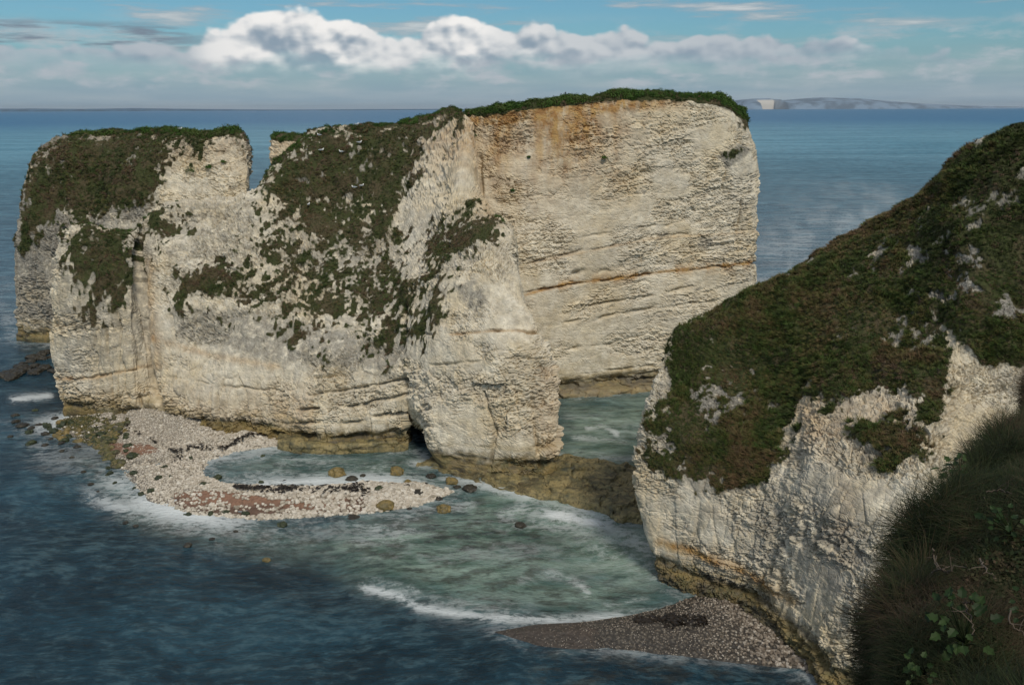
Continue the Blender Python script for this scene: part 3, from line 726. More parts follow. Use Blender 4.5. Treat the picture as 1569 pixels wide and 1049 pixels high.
R_POLY = [
 ([(1020, 505), (1100, 450), (1180, 415), (1385, 300), (1430, 250), (1569, 170), (1900, 130), (1900, 620), (1575, 560), (1500, 548), (1455, 505), (1448, 560), (1442, 625), (1380, 590), (1300, 612), (1272, 640), (1242, 588), (1216, 640), (1180, 740), (1110, 764), (1035, 737), (988, 702), (996, 660), (1018, 600), (1026, 545)], .97, 16),
 ([(1300, 650), (1410, 636), (1420, 700), (1352, 738), (1308, 702)], .88, 14),
 ([(1410, 600), (1450, 590), (1440, 660), (1405, 660)], .7, 14),
]
R_BARE = [((1412, 508), (38, 34), .55), ((1530, 460), (60, 55), .42), ((1280, 395), (20, 16), .5), ((1440, 380), (60, 30), .3), ((1080, 630), (60, 40), .38), ((1330, 620), (50, 22), .5), ((1390, 660), (30, 30), .4), ((1170, 600), (70, 30), .25), ((1010, 690), (14, 20), .4)]
def bare_r(px, py, v, P):
    return 0 * px
def st_r(px, py, P, v):
    ln = seg_dist(px, py, [(1010, 830), (1080, 850), (1150, 880), (1215, 920)])
    a = .9 * np.exp(-(ln / 7) ** 2)
    a += .45 * np.exp(-(((px - 1250) / 40) ** 2 + ((py - 640) / 50) ** 2)) + .4 * np.exp(-(((px - 1350) / 60) ** 2 + ((py - 650) / 50) ** 2))
    a += .35 * np.exp(-(((px - 1290) / 18) ** 2 + ((py - 800) / 60) ** 2)) + .45 * sstep(py, 870, 940) * sstep(px, 1150, 1080)
    return a
def li_r(px, py, P):
    a = .38 + .35 * np.exp(-(((px - 1270) / 60) ** 2 + ((py - 830) / 120) ** 2)) + .3 * np.exp(-(((px - 1360) / 70) ** 2 + ((py - 860) / 50) ** 2)) + .3 * np.exp(-(((px - 1180) / 30) ** 2 + ((py - 800) / 60) ** 2))
    return a
_vf = veg_field
def veg_field(px, py, polys, p, fine_amt=.35, seed=3):
    if polys is not R_POLY: return _vf(px, py, polys, p, fine_amt, seed)
    n = uni(.5 * fbm(p / 2.0, 4, seed) + .32 * fbm(p / .6, 3, seed + 9) + .18 * fbm(p / .22, 2, seed + 19), 3.2)
    out = np.zeros(len(px))
    for pts, dens, soft in polys:
        out = np.maximum(out, dens * np.clip(poly_sd(px, py, pts) / soft * .5 + .5, 0, 1))
    out = out - .12 * sstep(py, 540, 680) * (out > .3)
    for (cx, cy_), (rx, ry), a in R_BARE:
        out = out - a * np.exp(-(((px - cx) / rx) ** 2 + ((py - cy_) / ry) ** 2)) * (out > .3)
    return np.clip((out - n) * 3.5 + .5, 0, 1) * (out > .01)
ro, RD, RN, RTF, Rpx, Rpy, Rv = rock('cliff_face', Rc, NEAR, 6, 1.6, 1.6, R_POLY, R_STYLE, hide_r, st_r, li_r, seed=600, back=((4, -3.0), (14, -10)),
    extra_turf=lambda px, py, v, P: sstep(v, 4.9, 5.1) * .95)

# ------------------------------------------------------------------ vegetation on the cliffs
G1 = [proto('grass_tuft', blades_mesh('grass_tuft', 16, .42, .055, .30, .16, 2, GRASSM, s)) for s in (1, 2)]
H1 = [proto('scrub_tuft', clump_mesh('scrub_tuft', 34, .34, .085, HEATHM, s, .7)) for s in (3, 4)] + [proto('scrub_tuft', blades_mesh('scrub_tuft', 14, .40, .06, .3, .15, 2, HEATHM, 5))]
B1 = [proto('bush_clump', clump_mesh('bush_clump', 90, .62, .12, BUSHM, s, .8)) for s in (6, 7, 8)]
def grow(name, D, turf, density, protos, parent, seed, smin, smax, sel=None, upmix=.55, lift=0.0):
    w = sstep(turf, .45, .95)
    if sel is not None: w = w * sel
    Nn = face_up(normals(D), D)
    r = pick_on_grid(D, Nn, w, density, seed)
    if r is None: return
    P, N, i, j = r
    rg = np.random.default_rng(seed + 1)
    sc = rg.uniform(smin, smax, len(P)) * (.6 + .8 * uni(fbm(P / 3.0, 3, seed), 2.5))
    scatter(name, P + N * lift, N, sc, protos, parent, seed, upmix)
vis_m = (Mv < 6.35) * 1.0
grow('scrub', MD, MT, 7.5, H1, HEAD, 20, .25, .62, vis_m)
grow('grass', MD, MT, 7.0, G1, HEAD, 21, .25, .62, vis_m)
grow('clifftop_bushes', MD, MT, 4.0, B1, HEAD, 22, .25, .6, vis_m * (Mv > 5.8))
grow('clifftop_bushes', WD, WT, 8, B1, HEAD, 23, .38, .75, (Wv > 5.2) * (Wv < 7.2) * 1.0)
grow('scrub', WD, WT, 9, H1, HEAD, 24, .4, .9, (Wv < 5.6) * 1.0)
grow('clifftop_bushes', ED, ET, 4, B1, HEAD, 25, .4, .8, (Ev < 4.6) * 1.0)
vis_l = (Lv < 6.6) * 1.0
grow('scrub', LD, LT, 5.0, H1, STACK, 26, .45, 1.05, vis_l)
grow('grass', LD, LT, 3.0, G1, STACK, 27, .45, .95, vis_l)
grow('clifftop_bushes', LD, LT, 1.8, B1, STACK, 28, .45, 1.0, vis_l * (Lv > 5.5))
vis_r = (Rv < 5.6) * (Rpx < 1750) * 1.0
grow('slope_grass', RD, RTF, 34, G1, NEAR, 29, .30, .75, vis_r, upmix=.5)
grow('scrub', RD, RTF, 9, H1, NEAR, 30, .25, .6, vis_r)

# ------------------------------------------------------------------ sea
SPIT = [(118, 636), (80, 648), (110, 668), (160, 690), (190, 728), (232, 768), (300, 788), (400, 796), (470, 792), (560, 786), (640, 774), (690, 754), (640, 742), (560, 740), (480, 746), (400, 746), (342, 742), (308, 728), (314, 708), (360, 692), (430, 682), (420, 660), (350, 625), (260, 600), (180, 612)]
COVE = [(758, 968), (820, 957), (900, 952), (960, 944), (1010, 932), (1060, 915), (1120, 900), (1200, 960), (1260, 1040), (1225, 1022), (1150, 1014), (1050, 1004), (930, 994), (820, 988)]
LEDGE_LO = [(640, 712), (690, 728), (745, 744), (800, 758), (870, 773), (930, 793), (990, 810)]
LEDGE_UP = [(665, 702), (700, 702), (760, 700), (850, 698), (905, 706), (945, 714), (1010, 728)]
def lvl(pts): return [tuple(p[:2]) for p in on_level(np.array([p[0] for p in pts], float), np.array([p[1] for p in pts], float))]
SPITW, COVEW = lvl(SPIT), lvl(COVE)
MB = [tuple(p[:2]) for p in controls(Mc)[:, 0]]; WB = [tuple(p[:2]) for p in controls(Wc)[:, 0]]
LB = [tuple(p[:2]) for p in controls(Lc)[:, 0]]; RB = [tuple(p[:2]) for p in controls(Rc)[:, 0]]
LEDW = lvl(LEDGE_LO); LEDU = lvl(LEDGE_UP)

def sea_material():
    mt, t, b = new_mat('sea_water')
    pos = t.node('ShaderNodeNewGeometry').outputs['Position']
    mk = t.attr('mask'); c3 = t.sep(mk[0])      # foam, teal, shallow bed
    x, y, z = t.sep(pos)
    dist = t.m('SQRT', t.add(t.mul(x, x), t.mul(y, y)))
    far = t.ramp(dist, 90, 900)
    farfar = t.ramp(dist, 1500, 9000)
    wv = t.noise(t.scale(pos, .09), 1, 3, .5, col=True)
    pw = t.vadd(pos, t.scale(wv, 4.0))
    q = t.scale(pw, (.35, .9, 1))
    patch = t.noise(t.scale(pw, (.05, .11, 1)), 1, 6, .6)
    c = t.mix(t.ramp(patch, .38, .64), (.003, .019, .032), (.013, .050, .076))
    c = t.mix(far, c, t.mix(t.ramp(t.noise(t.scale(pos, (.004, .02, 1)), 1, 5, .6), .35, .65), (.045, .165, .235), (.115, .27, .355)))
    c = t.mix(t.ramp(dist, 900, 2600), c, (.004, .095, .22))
    tl = t.m('MULTIPLY', c3[1], t.ramp(t.noise(q, .35, 4, .6), .2, .75, .55, 1.15), clamp=True)
    c = t.mix(tl, c, t.mix(t.ramp(t.noise(q, .6, 5, .6), .35, .65), (.060, .115, .086), (.22, .30, .25)))
    bedm = t.mul(c3[2], t.ramp(t.noise(t.scale(pos, (.6, 1.0, 1)), .8, 5, .65), .44, .62))
    c = t.mix(t.mul(bedm, .7), c, (.030, .028, .022))
    # foam: fine torn streaks where the mask is high
    f1 = t.noise(t.scale(pw, (.7, 1.2, 1)), 1.9, 9, .74)
    f2 = t.noise(t.scale(pw, (.22, .8, 1)), .5, 6, .62)
    fm = t.add(t.mul(f1, .6), t.mul(f2, .4))
    torn = t.ramp(t.add(fm, t.mul(c3[0], .14)), .485, .605)
    foam = t.m('MULTIPLY', t.mul(c3[0], 1.05), t.add(t.mul(torn, .88), .10), clamp=True)
    # wavelets: lit crests and dark troughs painted into the water colour
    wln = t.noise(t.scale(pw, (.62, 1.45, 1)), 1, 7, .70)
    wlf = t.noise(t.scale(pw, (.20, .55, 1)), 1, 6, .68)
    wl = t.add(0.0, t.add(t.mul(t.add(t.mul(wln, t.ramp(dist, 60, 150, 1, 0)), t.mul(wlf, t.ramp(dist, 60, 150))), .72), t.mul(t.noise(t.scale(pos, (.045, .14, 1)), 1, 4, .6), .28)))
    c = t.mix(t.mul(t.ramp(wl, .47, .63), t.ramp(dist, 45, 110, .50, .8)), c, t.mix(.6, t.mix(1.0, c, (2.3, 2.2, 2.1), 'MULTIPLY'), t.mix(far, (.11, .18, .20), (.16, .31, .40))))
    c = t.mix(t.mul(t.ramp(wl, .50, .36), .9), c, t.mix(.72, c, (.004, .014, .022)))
    c = t.mix(foam, c, (.66, .70, .71))
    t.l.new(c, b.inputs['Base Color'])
    t.put(b.inputs['Roughness'], t.add(t.mul(foam, .5), t.ramp(dist, 30, 500, .14, .34)))
    b.inputs['IOR'].default_value = 1.33; t.put(b.inputs['Specular IOR Level'], t.ramp(dist, 60, 700, .38, .16))
    h_near = t.add(t.mul(t.noise(t.scale(pw, (.5, 1.2, 1)), .9, 6, .62), 1.0), t.mul(t.noise(t.scale(pw, (.9, 1.7, 1)), 2.6, 4, .65), .45))
    h_far = t.add(t.noise(t.scale(pos, (.10, .34, 1)), 1, 6, .65), t.mul(t.noise(t.scale(pos, (.018, .07, 1)), 1, 5, .6), 3.0))
    h = t.add(t.mul(h_near, t.ramp(dist, 60, 260, .42, .08)), t.mul(h_far, t.ramp(dist, 60, 400, .22, 1.1)))
    bump(t, b, h, 1.0, .75)
    return mt

def build_sea():
    fine = np.linspace(R(-44), R(44), 460); rest = np.linspace(R(44), R(316), 50)[1:-1]
    ang = np.concatenate([fine, rest])
    rad = np.concatenate([[1.5, 6, 14, 22, 28], np.linspace(32, 150, 300), np.geomspace(152, 70000, 90)])
    A, Rr = np.meshgrid(ang, rad, indexing='ij')
    x = Rr * np.sin(A); y = Rr * np.cos(A)
    P = np.stack([x, y, np.zeros_like(x)], -1).reshape(-1, 3)
    r = Rr.ravel(); near = (r < 420) & (np.abs(np.arctan2(P[:, 0], P[:, 1])) < R(50))
    px, py = project(P); px = np.where(near, px, -9999.); py = np.where(near, py, 300.)
    # masks
    foam = np.zeros(len(P)); n1 = uni(fbm(P / np.array([5., 3, 1]), 4, 900)); n2 = uni(fbm(P / np.array([14., 9, 1]), 3, 905))
    X2, Y2 = P[:, 0], P[:, 1]
    for line, w, a in ((MB, 1.6, .55), (WB, 2.2, .6), (LB, 3.5, .75), (RB, 1.3, .35), (LEDW, 1.4, .6), (LEDU, 1.5, .5)):
        d = seg_dist(X2, Y2, line); foam = np.maximum(foam, a * np.exp(-(d / w) ** 2) * (.3 + .9 * n1))
    ds = -poly_sd(X2, Y2, SPITW); foam = np.maximum(foam, .85 * np.exp(-(np.maximum(ds, 0) / 2.6) ** 2) * (.25 + .85 * n2))
    dc = -poly_sd(X2, Y2, COVEW); foam = np.maximum(foam, .30 * np.exp(-(np.maximum(dc, 0) / .8) ** 2))
    strk = [([(560, 900), (610, 912), (640, 930), (700, 940), (760, 947), (860, 950), (950, 944)], 8, .9), ([(560, 890), (620, 905), (680, 930), (800, 940)], 22, .32), ([(600, 893), (640, 905)], 6, .6),
            ([(770, 790), (800, 782), (860, 790), (905, 800), (950, 815), (1000, 832)], 11, 1.0), ([(780, 800), (870, 806), (960, 830), (1005, 850)], 14, .6), ([(775, 800), (800, 780)], 6, .7), ([(905, 806), (975, 826)], 13, .75),
            ([(800, 885), (850, 878), (880, 890), (900, 905)], 10, .55), ([(900, 655), (925, 652), (945, 664)], 5, .8), ([(880, 668), (960, 676)], 5, .5), ([(920, 700), (975, 704)], 6, .75),
            ([(880, 690), (940, 696)], 5, .4), ([(20, 612), (75, 606)], 7, .8), ([(5, 480), (20, 510)], 16, .6), ([(0, 440), (20, 440)], 10, .35),
            ([(430, 712), (520, 706), (600, 720)], 14, .42), ([(640, 690), (700, 735), (740, 745)], 8, .6), ([(140, 760), (220, 790), (330, 815)], 18, .62), ([(450, 800), (560, 800), (660, 785), (720, 775)], 12, .5),
            ([(560, 850), (690, 860)], 14, .22), ([(350, 735), (430, 725), (520, 735)], 8, .75), ([(340, 715), (400, 700), (430, 690)], 6, .6),
            ([(1165, 430), (1230, 390), (1330, 330)], 80, .42), ([(870, 640), (990, 660)], 20, .25), ([(900, 830), (1000, 860)], 26, .38), ([(0, 470), (25, 500)], 30, .4), ([(200, 760), (330, 802), (520, 812), (680, 792)], 34, .5), ([(280, 705), (290, 728), (330, 742), (420, 742)], 16, .8), ([(320, 704), (400, 696)], 11, .95), ([(330, 744), (430, 738), (560, 736), (640, 742)], 7, .95), ([(60, 690), (150, 720), (200, 770)], 30, .3), ([(700, 790), (760, 800), (800, 790)], 20, .35), ([(700, 830), (860, 850), (960, 860)], 44, .2), ([(380, 725), (520, 740)], 18, .4), ([(60, 640), (0, 650)], 12, .25), ([(420, 860), (560, 830)], 16, .15), ([(930, 925), (990, 915)], 6, .3)]
    for pts, w, a in strk:
        d = seg_dist(px, py, pts); foam = np.maximum(foam, a * np.exp(-(d / w) ** 2) * (.5 + .6 * n1))
    foam = np.where(r < 420, foam, 0)
    teal = np.clip(poly_sd(px, py, [(420, 690), (620, 690), (690, 740), (850, 690), (857, 605), (1010, 590), (1020, 880), (1080, 920), (940, 942), (700, 925), (560, 890), (480, 845), (520, 800), (690, 770), (560, 740), (340, 720)]) / 70 + .45, 0, 1)
    teal = np.maximum(teal, .5 * np.clip(poly_sd(px, py, [(120, 700), (300, 800), (560, 800), (640, 900), (400, 850), (200, 800)]) / 50 + .4, 0, 1))
    teal = np.where(near, teal, 0)
    bed = np.clip(poly_sd(px, py, [(20, 640), (130, 640), (220, 780), (420, 800), (560, 800), (700, 740), (760, 760), (900, 830), (760, 960), (560, 860), (380, 850), (200, 810), (90, 700)]) / 40 + .3, 0, 1)
    bed = np.maximum(bed, .85 * np.clip(poly_sd(px, py, [(740, 880), (900, 870), (1060, 920), (940, 945), (760, 945)]) / 30 + .4, 0, 1))
    bed = np.maximum(bed, .9 * np.clip(poly_sd(px, py, [(800, 985), (1230, 1015), (1240, 1060), (820, 1060)]) / 30 + .4, 0, 1))
    bed = np.where(near, bed, 0)
    amp = np.interp(r, [0, 40, 100, 200, 500, 2000], [.10, .14, .22, .35, .35, 0])
    P[:, 2] = amp * (fbm(np.stack([P[:, 0] / 3.2, P[:, 1] / 1.9, P[:, 2]], 1), 3, 950) - .5) * np.where(r < 400, 1, 0)
    na, nr = A.shape
    idx = np.arange(na * nr).reshape(na, nr); idx = np.vstack([idx, idx[:1]])
    q = np.stack([idx[:-1, :-1], idx[1:, :-1], idx[1:, 1:], idx[:-1, 1:]], -1).reshape(-1, 4)
    me = mesh_np('sea', P, q[:, ::-1]); smooth(me)
    me.flip_normals() if me.polygons[0].normal.z < 0 else None
    col_attr(me, 'mask', np.stack([foam, teal, bed, np.ones(len(P))], 1))
    tag(link('sea', me, sea_material()), 'blue grey sea reaching the horizon, with foam round the rocks', kind='structure')
build_sea()

# ------------------------------------------------------------------ beaches
def beach_material(name, sand, dark, stone):
    mt, t, b = new_mat(name)
    pos = t.node('ShaderNodeNewGeometry').outputs['Position']
    mc = t.sep(t.attr('mask')[0])           # sand, algae, wet
    v = t.vor(pos, 4.5); n = t.noise(pos, 3, 5, .65)
    c = t.mix(t.ramp(v, .15, .6), stone, dark)
    c = t.mix(t.mul(t.ramp(n, .4, .65), .4), c, dark)
    c = t.mix(t.ramp(t.add(mc[0], t.mul(t.sub(n, .5), .7)), .42, .6), c, t.mix(t.ramp(n, .35, .65), sand, tuple(k * .7 for k in sand)))
    c = t.mix(t.ramp(t.add(mc[1], t.mul(t.sub(n, .5), .9)), .45, .65), c, t.mix(t.ramp(n, .4, .6), (.10, .085, .022), (.035, .045, .014)))
    c = t.mix(mc[2], c, t.mix(.5, c, (.03, .026, .022)))
    t.l.new(c, b.inputs['Base Color']); t.put(b.inputs['Roughness'], t.ramp(mc[2], 0, 1, .9, .5))
    bump(t, b, t.add(t.mul(v, -.6), n), .12, .9)
    return mt
def stone_material(name, cols):
    mt, t, b = new_mat(name)
    pos = t.node('ShaderNodeNewGeometry').outputs['Position']; rnd = t.node('ShaderNodeObjectInfo').outputs['Random']
    n = t.noise(pos, 4, 5, .6)
    k = len(cols)
    c = t.stops(rnd, [(i / (k - 1), cc) for i, cc in enumerate(cols)])
    c = t.mix(t.mul(t.ramp(n, .45, .7), .4), c, (.22, .19, .15))
    t.l.new(c, b.inputs['Base Color']); b.inputs['Roughness'].default_value = .85
    bump(t, b, n, .05, .7)
    return mt
def rock_mesh(name, mat, seed, sub=2, squash=.65, rough=.35):
    import bmesh
    bm = bmesh.new(); bmesh.ops.create_icosphere(bm, subdivisions=sub, radius=1.0)
    co = np.array([v.co[:] for v in bm.verts])
    h, tl, c = facets(co + seed * 3.1, (.95, .95, .8), seed)
    r = 1 + rough * ((h - .5) * .9 + tl * .5) + (fbm(co * 1.3 + seed, 3, seed) - .5) * .5
    co = co * r[:, None] * np.array([1, .8 + .3 * random.random(), squash])
    for v, p in zip(bm.verts, co): v.co = p
    me = bpy.data.meshes.new(name); bm.to_mesh(me); bm.free(); me.materials.append(mat)
    return me

def beach(name, polyw, hfun, res, mat, maskfun, label):
    xs = [p[0] for p in polyw]; ys = [p[1] for p in polyw]
    gx = np.arange(min(xs) - 1.5, max(xs) + 1.5, res); gy = np.arange(min(ys) - 1.5, max(ys) + 1.5, res)
    A, B = np.meshgrid(gx, gy, indexing='ij'); x, y = A.ravel(), B.ravel()
    sd = poly_sd(x, y, polyw)
    p3 = np.stack([x, y, 0 * x], 1)
    z = hfun(x, y, sd) + (fbm(p3 / 1.1, 4, 31) - .5) * .30 * sstep(sd, -.4, 1.0)
    P = np.stack([x, y, z], 1)
    mk = maskfun(P, sd)
    me = mesh_np(name, P, grid_quads(*A.shape)); smooth(me)
    q = np.empty(len(me.polygons) * 4, np.int32); me.loops.foreach_get('vertex_index', q); q = q.reshape(-1, 4)
    keep = sd[q].max(1) > -1.2
    me2 = mesh_np(name, P, q[keep]); smooth(me2)
    if me2.polygons[0].normal.z < 0: me2.flip_normals()
    col_attr(me2, 'mask', np.stack([mk[0], mk[1], mk[2], 0 * x + 1], 1))
    o = tag(link(name, me2, mat), label, kind='structure')
    return P.reshape(*A.shape, 3), sd.reshape(A.shape)
mound = on_level(np.float64(285), np.float64(628))[:2]; mound2 = on_level(np.float64(350), np.float64(645))[:2]
def h_spit(x, y, sd):
    m1 = 2.3 * np.exp(-(((x - mound[0]) / 7.5) ** 2 + ((y - mound[1]) / 5.0) ** 2)) + 1.0 * np.exp(-(((x - mound2[0]) / 6) ** 2 + ((y - mound2[1]) / 4) ** 2))
    nz = uni(fbm(np.stack([x / 2.6, y / 1.6, 0 * x], 1), 3, 44), 3.0)
    return np.where(sd > 0, np.minimum(sd * .22, .10 + .5 * nz + m1), sd * .4) - .06 + .10 * nz
def mask_spit(P, sd):
    px, py = project(P)
    n = uni(fbm(P / np.array([2.5, 1.4, 1]), 4, 300))
    s = .95 * np.clip(poly_sd(px, py, [(160, 680), (215, 675), (245, 690), (200, 702), (170, 698)]) / 12 + .5, 0, 1)
    s = np.maximum(s, .9 * np.clip(poly_sd(px, py, [(265, 752), (330, 748), (420, 762), (560, 762), (560, 788), (330, 792), (260, 775)]) / 10 + .4, 0, 1))
    s = np.clip(s * (.62 + .65 * n), 0, 1)
    a = np.clip(poly_sd(px, py, [(40, 645), (120, 632), (190, 650), (160, 680), (180, 715), (120, 690), (60, 670)]) / 14 + .6, 0, 1)
    w = sstep(P[:, 2], .35, .05)
    return s, a * (.4 + .7 * n), w
SPITM = beach_material('spit_shingle', (.26, .145, .095), (.24, .21, .17), (.58, .53, .46))
SD_, SSD = beach('shingle_beach', SPITW, h_spit, .16, SPITM, mask_spit, 'low spit of pale chalk shingle below the headland')
def h_cove(x, y, sd): return np.where(sd > 0, np.minimum(sd * .24, 1.4), sd * .4) + .02
def mask_cove(P, sd):
    px, py = project(P); n = uni(fbm(P / 1.5, 4, 330))
    return sstep(px, 960, 860) * (.5 + .6 * n), 0 * sd, sstep(P[:, 2], .55, .1)
COVEM = beach_material('cove_gravel', (.085, .064, .050), (.04, .034, .028), (.17, .145, .115))
CD_, CSD = beach('gravel_beach', COVEW, h_cove, .10, COVEM, mask_cove, 'small brown gravel beach at the foot of the near headland')

PEB = stone_material('pale_pebble', [(.30, .26, .20), (.56, .51, .43), (.66, .61, .53), (.44, .38, .30), (.60, .54, .46), (.24, .20, .15)])
PEBD = stone_material('brown_pebble', [(.05, .04, .032), (.16, .125, .095), (.46, .41, .35), (.10, .075, .055), (.30, .25, .20), (.07, .055, .04)])
PEBG = stone_material('weedy_stone', [(.09, .085, .022), (.045, .05, .018), (.16, .13, .045), (.03, .03, .02)])
P1 = [proto('pebble', rock_mesh('pebble', PEB, s, 1, .7)) for s in (1, 2, 3)]
P2 = [proto('gravel_stone', rock_mesh('gravel_stone', PEBD, s, 1, .7)) for s in (4, 5)]
P3 = [proto('weedy_stone', rock_mesh('weedy_stone', PEBG, s, 1, .65)) for s in (6, 7)]
UPN = np.array([0, 0, 1.0])
def pebbles(name, D, w, dens, protos, smin, smax, seed, label, pw=2.6):
    Nn = np.broadcast_to(UPN, D.shape)
    r = pick_on_grid(D, Nn, w, dens, seed); P, N, i, j = r
    rg = np.random.default_rng(seed)
    sc = smin + (smax - smin) * rg.random(len(P)) ** pw
    o = scatter(name, P + N * (sc * .25)[:, None], N + rg.normal(size=N.shape) * .25, sc, protos, None, seed, .1, label)
spx, spy = project(SD_.reshape(-1, 3)); spx = spx.reshape(SSD.shape); spy = spy.reshape(SSD.shape)
sm, sa, sw = [k.reshape(SSD.shape) for k in mask_spit(SD_.reshape(-1, 3), SSD.ravel())]
ins = (SSD > -.1) * 1.0
pebbles('pebbles', SD_, ins * np.clip(1.1 - sm * 1.2, .10, 1) * np.clip(1.1 - sa, 0, 1), 48, P1, .045, .23, 60, 'pale rounded chalk cobbles covering the spit')
pebbles('cobbles', SD_, ins * np.clip(1.0 - sm * 1.1, .06, 1) * np.clip(1.1 - sa, 0, 1), 2.2, P1, .14, .34, 63, 'larger pale chalk cobbles scattered over the spit', 2.2)
pebbles('weedy_stones', SD_, (SSD > -.6) * sa, 16, P3, .08, .42, 61, 'green and ochre weedy stones at the seaward corner of the buttress')
cin = (CSD > -.1) * 1.0
cpx, _ = project(CD_.reshape(-1, 3)); cpx = cpx.reshape(CSD.shape)
pebbles('gravel', CD_, cin * np.clip((cpx - 800) / 140, .15, 1), 42, P2, .035, .19, 62, 'loose brown and white gravel on the small cove beach')

# ------------------------------------------------------------------ rock ledge by the fin
def ledge_material():
    mt, t, b = new_mat('weedy_ledge')
    pos = t.node('ShaderNodeNewGeometry').outputs['Position']; z = t.sep(pos)[2]
    n = t.noise(pos, .8, 5, .62); f = t.noise(pos, 4, 5, .65); l = t.noise(t.scale(pos, (.35, .35, 3.5)), 1, 4, .6)
    c = t.mix(t.ramp(n, .38, .62), (.30, .235, .105), (.15, .13, .062))
    c = t.mix(t.mul(t.ramp(l, .48, .64), .7), c, (.045, .038, .022))
    c = t.mix(t.mul(t.ramp(f, .48, .68), .7), c, (.035, .034, .02))
    c = t.mix(t.ramp(n, .58, .70), c, (.06, .065, .045))
    c = t.mix(t.mul(t.ramp(f, .42, .28), .5), c, (.30, .23, .09))
    t.l.new(c, b.inputs['Base Color']); b.inputs['Roughness'].default_value = .6
    bump(t, b, t.add(n, t.mul(f, .5)), .25, .9)
    return mt
LEDM = ledge_material()
def build_ledge():
    lo_ = np.array(lvl(LEDGE_LO)); up_ = np.array(lvl(LEDGE_UP)); n = len(lo_)
    hs = [.10, .22, .32, .50, .78, .95, 1.05]
    C = []
    for k in range(n):
        a, b = lo_[k], up_[k]; hh = hs[k]
        C.append([(*a, -.5), *[(*(a * (1 - s) + b * s), hh * q) for s, q in ((.04, .45), (.12, .75), (.35, .95), (.65, 1.05), (.9, .85))], (*b, -.5)])
    C = np.array(C)
    D, vi = loft(C, [45, 60, 60, 70, 65, 70], [10, 10, 14, 18, 14, 10], 1.0, .7)
    P = D.reshape(-1, 3)
    h1, t1, c1 = facets(P, (2.6, 1.6, .8), 500); h2, t2, c2 = facets(P, (.8, .6, .4), 510)
    P = P.copy(); P[:, 2] += .40 * (h1 - .5) + .25 * (h2 - .5) + .2 * t1 - .12 * (1 - sstep(c1, 0, .12)) + (fbm(P / .8, 3, 520) - .5) * .3
    P[:, 0] += (fbm(P / 1.2, 3, 530) - .5) * 1.2; P[:, 1] += (fbm(P / 1.2, 3, 540) - .5) * 1.5
    me = mesh_np('rock_ledge', P, grid_quads(*D.shape[:2])); smooth(me)
    if me.polygons[len(me.polygons) // 2].normal.z < 0: me.flip_normals()
    tag(link('rock_ledge', me, LEDM), 'low ochre weedy rock ledge joining the chalk fin to the near headland', 'rock ledge')
    # narrow wave-cut bench along the foot of the wall
    pts = [(846, 612), (880, 609), (920, 606), (960, 603), (1005, 599), (1060, 594)]
    b = on_level(np.array([p[0] for p in pts], float), np.array([p[1] for p in pts], float))
    C = np.array([[(p[0], p[1] - .1, -.4), (p[0], p[1] + .05, .35), (p[0], p[1] + .5, .6), (p[0], p[1] + 1.6, .62), (p[0], p[1] + 2.6, .5)] for p in b])
    D, vi = loft(C, [35, 40, 40, 45, 55], [6, 4, 10, 8], .9, .7); P = D.reshape(-1, 3)
    h1, t1, c1 = facets(P, (1.4, .9, .5), 560); P = P + np.stack([0 * h1, -(h1 - .5) * .5, (h1 - .5) * .25 + (fbm(P / .6, 3, 7) - .5) * .2], 1)
    me = mesh_np('wave_cut_bench', P, grid_quads(*D.shape[:2])); smooth(me)
    if me.polygons[len(me.polygons) // 2].normal.z < 0: me.flip_normals()
    a_ = me.attributes.new('algae', 'FLOAT', 'POINT'); a_.data.foreach_set('value', np.full(len(P), .75, np.float32)); col_attr(me, 'mask', np.tile([0, .25, .4, .4], (len(P), 1)))
    link('wave_cut_bench', me, CHALK, HEAD)
    pts = [(425, 688), (470, 696), (510, 698), (560, 695), (600, 692), (626, 688)]
    b = on_level(np.array([p[0] for p in pts], float), np.array([p[1] for p in pts], float))
    C = np.array([[(p[0], p[1] - .1, -.4), (p[0], p[1] + .05, .5), (p[0], p[1] + .3, .95), (p[0], p[1] + 1.2, 1.05), (p[0], p[1] + 2.6, .9)] for p in b])
    D, vi = loft(C, [45, 40, 50, 40, 26], [10, 6, 8, 8], .9, .7); P = D.reshape(-1, 3)
    h1, t1, c1 = facets(P, (1.2, .9, .6), 580); P = P + np.stack([0 * h1, -(h1 - .5) * .45, (h1 - .5) * .3 + (fbm(P / .5, 3, 9) - .5) * .2], 1)
    me = mesh_np('wave_cut_bench', P, grid_quads(*D.shape[:2])); smooth(me)
    if me.polygons[len(me.polygons) // 2].normal.z < 0: me.flip_normals()
    link('wave_cut_bench', me, LEDM, HEAD)
build_ledge()

# ------------------------------------------------------------------ boulders
def boulder_mat(name, c1, c2, c3):
    mt, t, b = new_mat(name)
    pos = t.node('ShaderNodeNewGeometry').outputs['Position']
    n = t.noise(pos, 1.6, 5, .62); f = t.noise(pos, 6, 4, .65)
    c = t.mix(t.ramp(n, .38, .62), c1, c2); c = t.mix(t.mul(t.ramp(f, .5, .66), .8), c, c3)
    t.l.new(c, b.inputs['Base Color']); b.inputs['Roughness'].default_value = .55
    bump(t, b, t.add(n, t.mul(f, .4)), .12, .8); return mt
BG = boulder_mat('weedy_boulder', (.020, .030, .012), (.045, .055, .018), (.015, .016, .012))
BO = boulder_mat('ochre_boulder', (.22, .155, .05), (.13, .10, .035), (.05, .045, .025))
BD = boulder_mat('wet_dark_boulder', (.022, .020, .015), (.042, .035, .022), (.012, .012, .011))
BP = boulder_mat('pale_chalk_boulder', (.46, .41, .33), (.34, .30, .24), (.2, .18, .14))
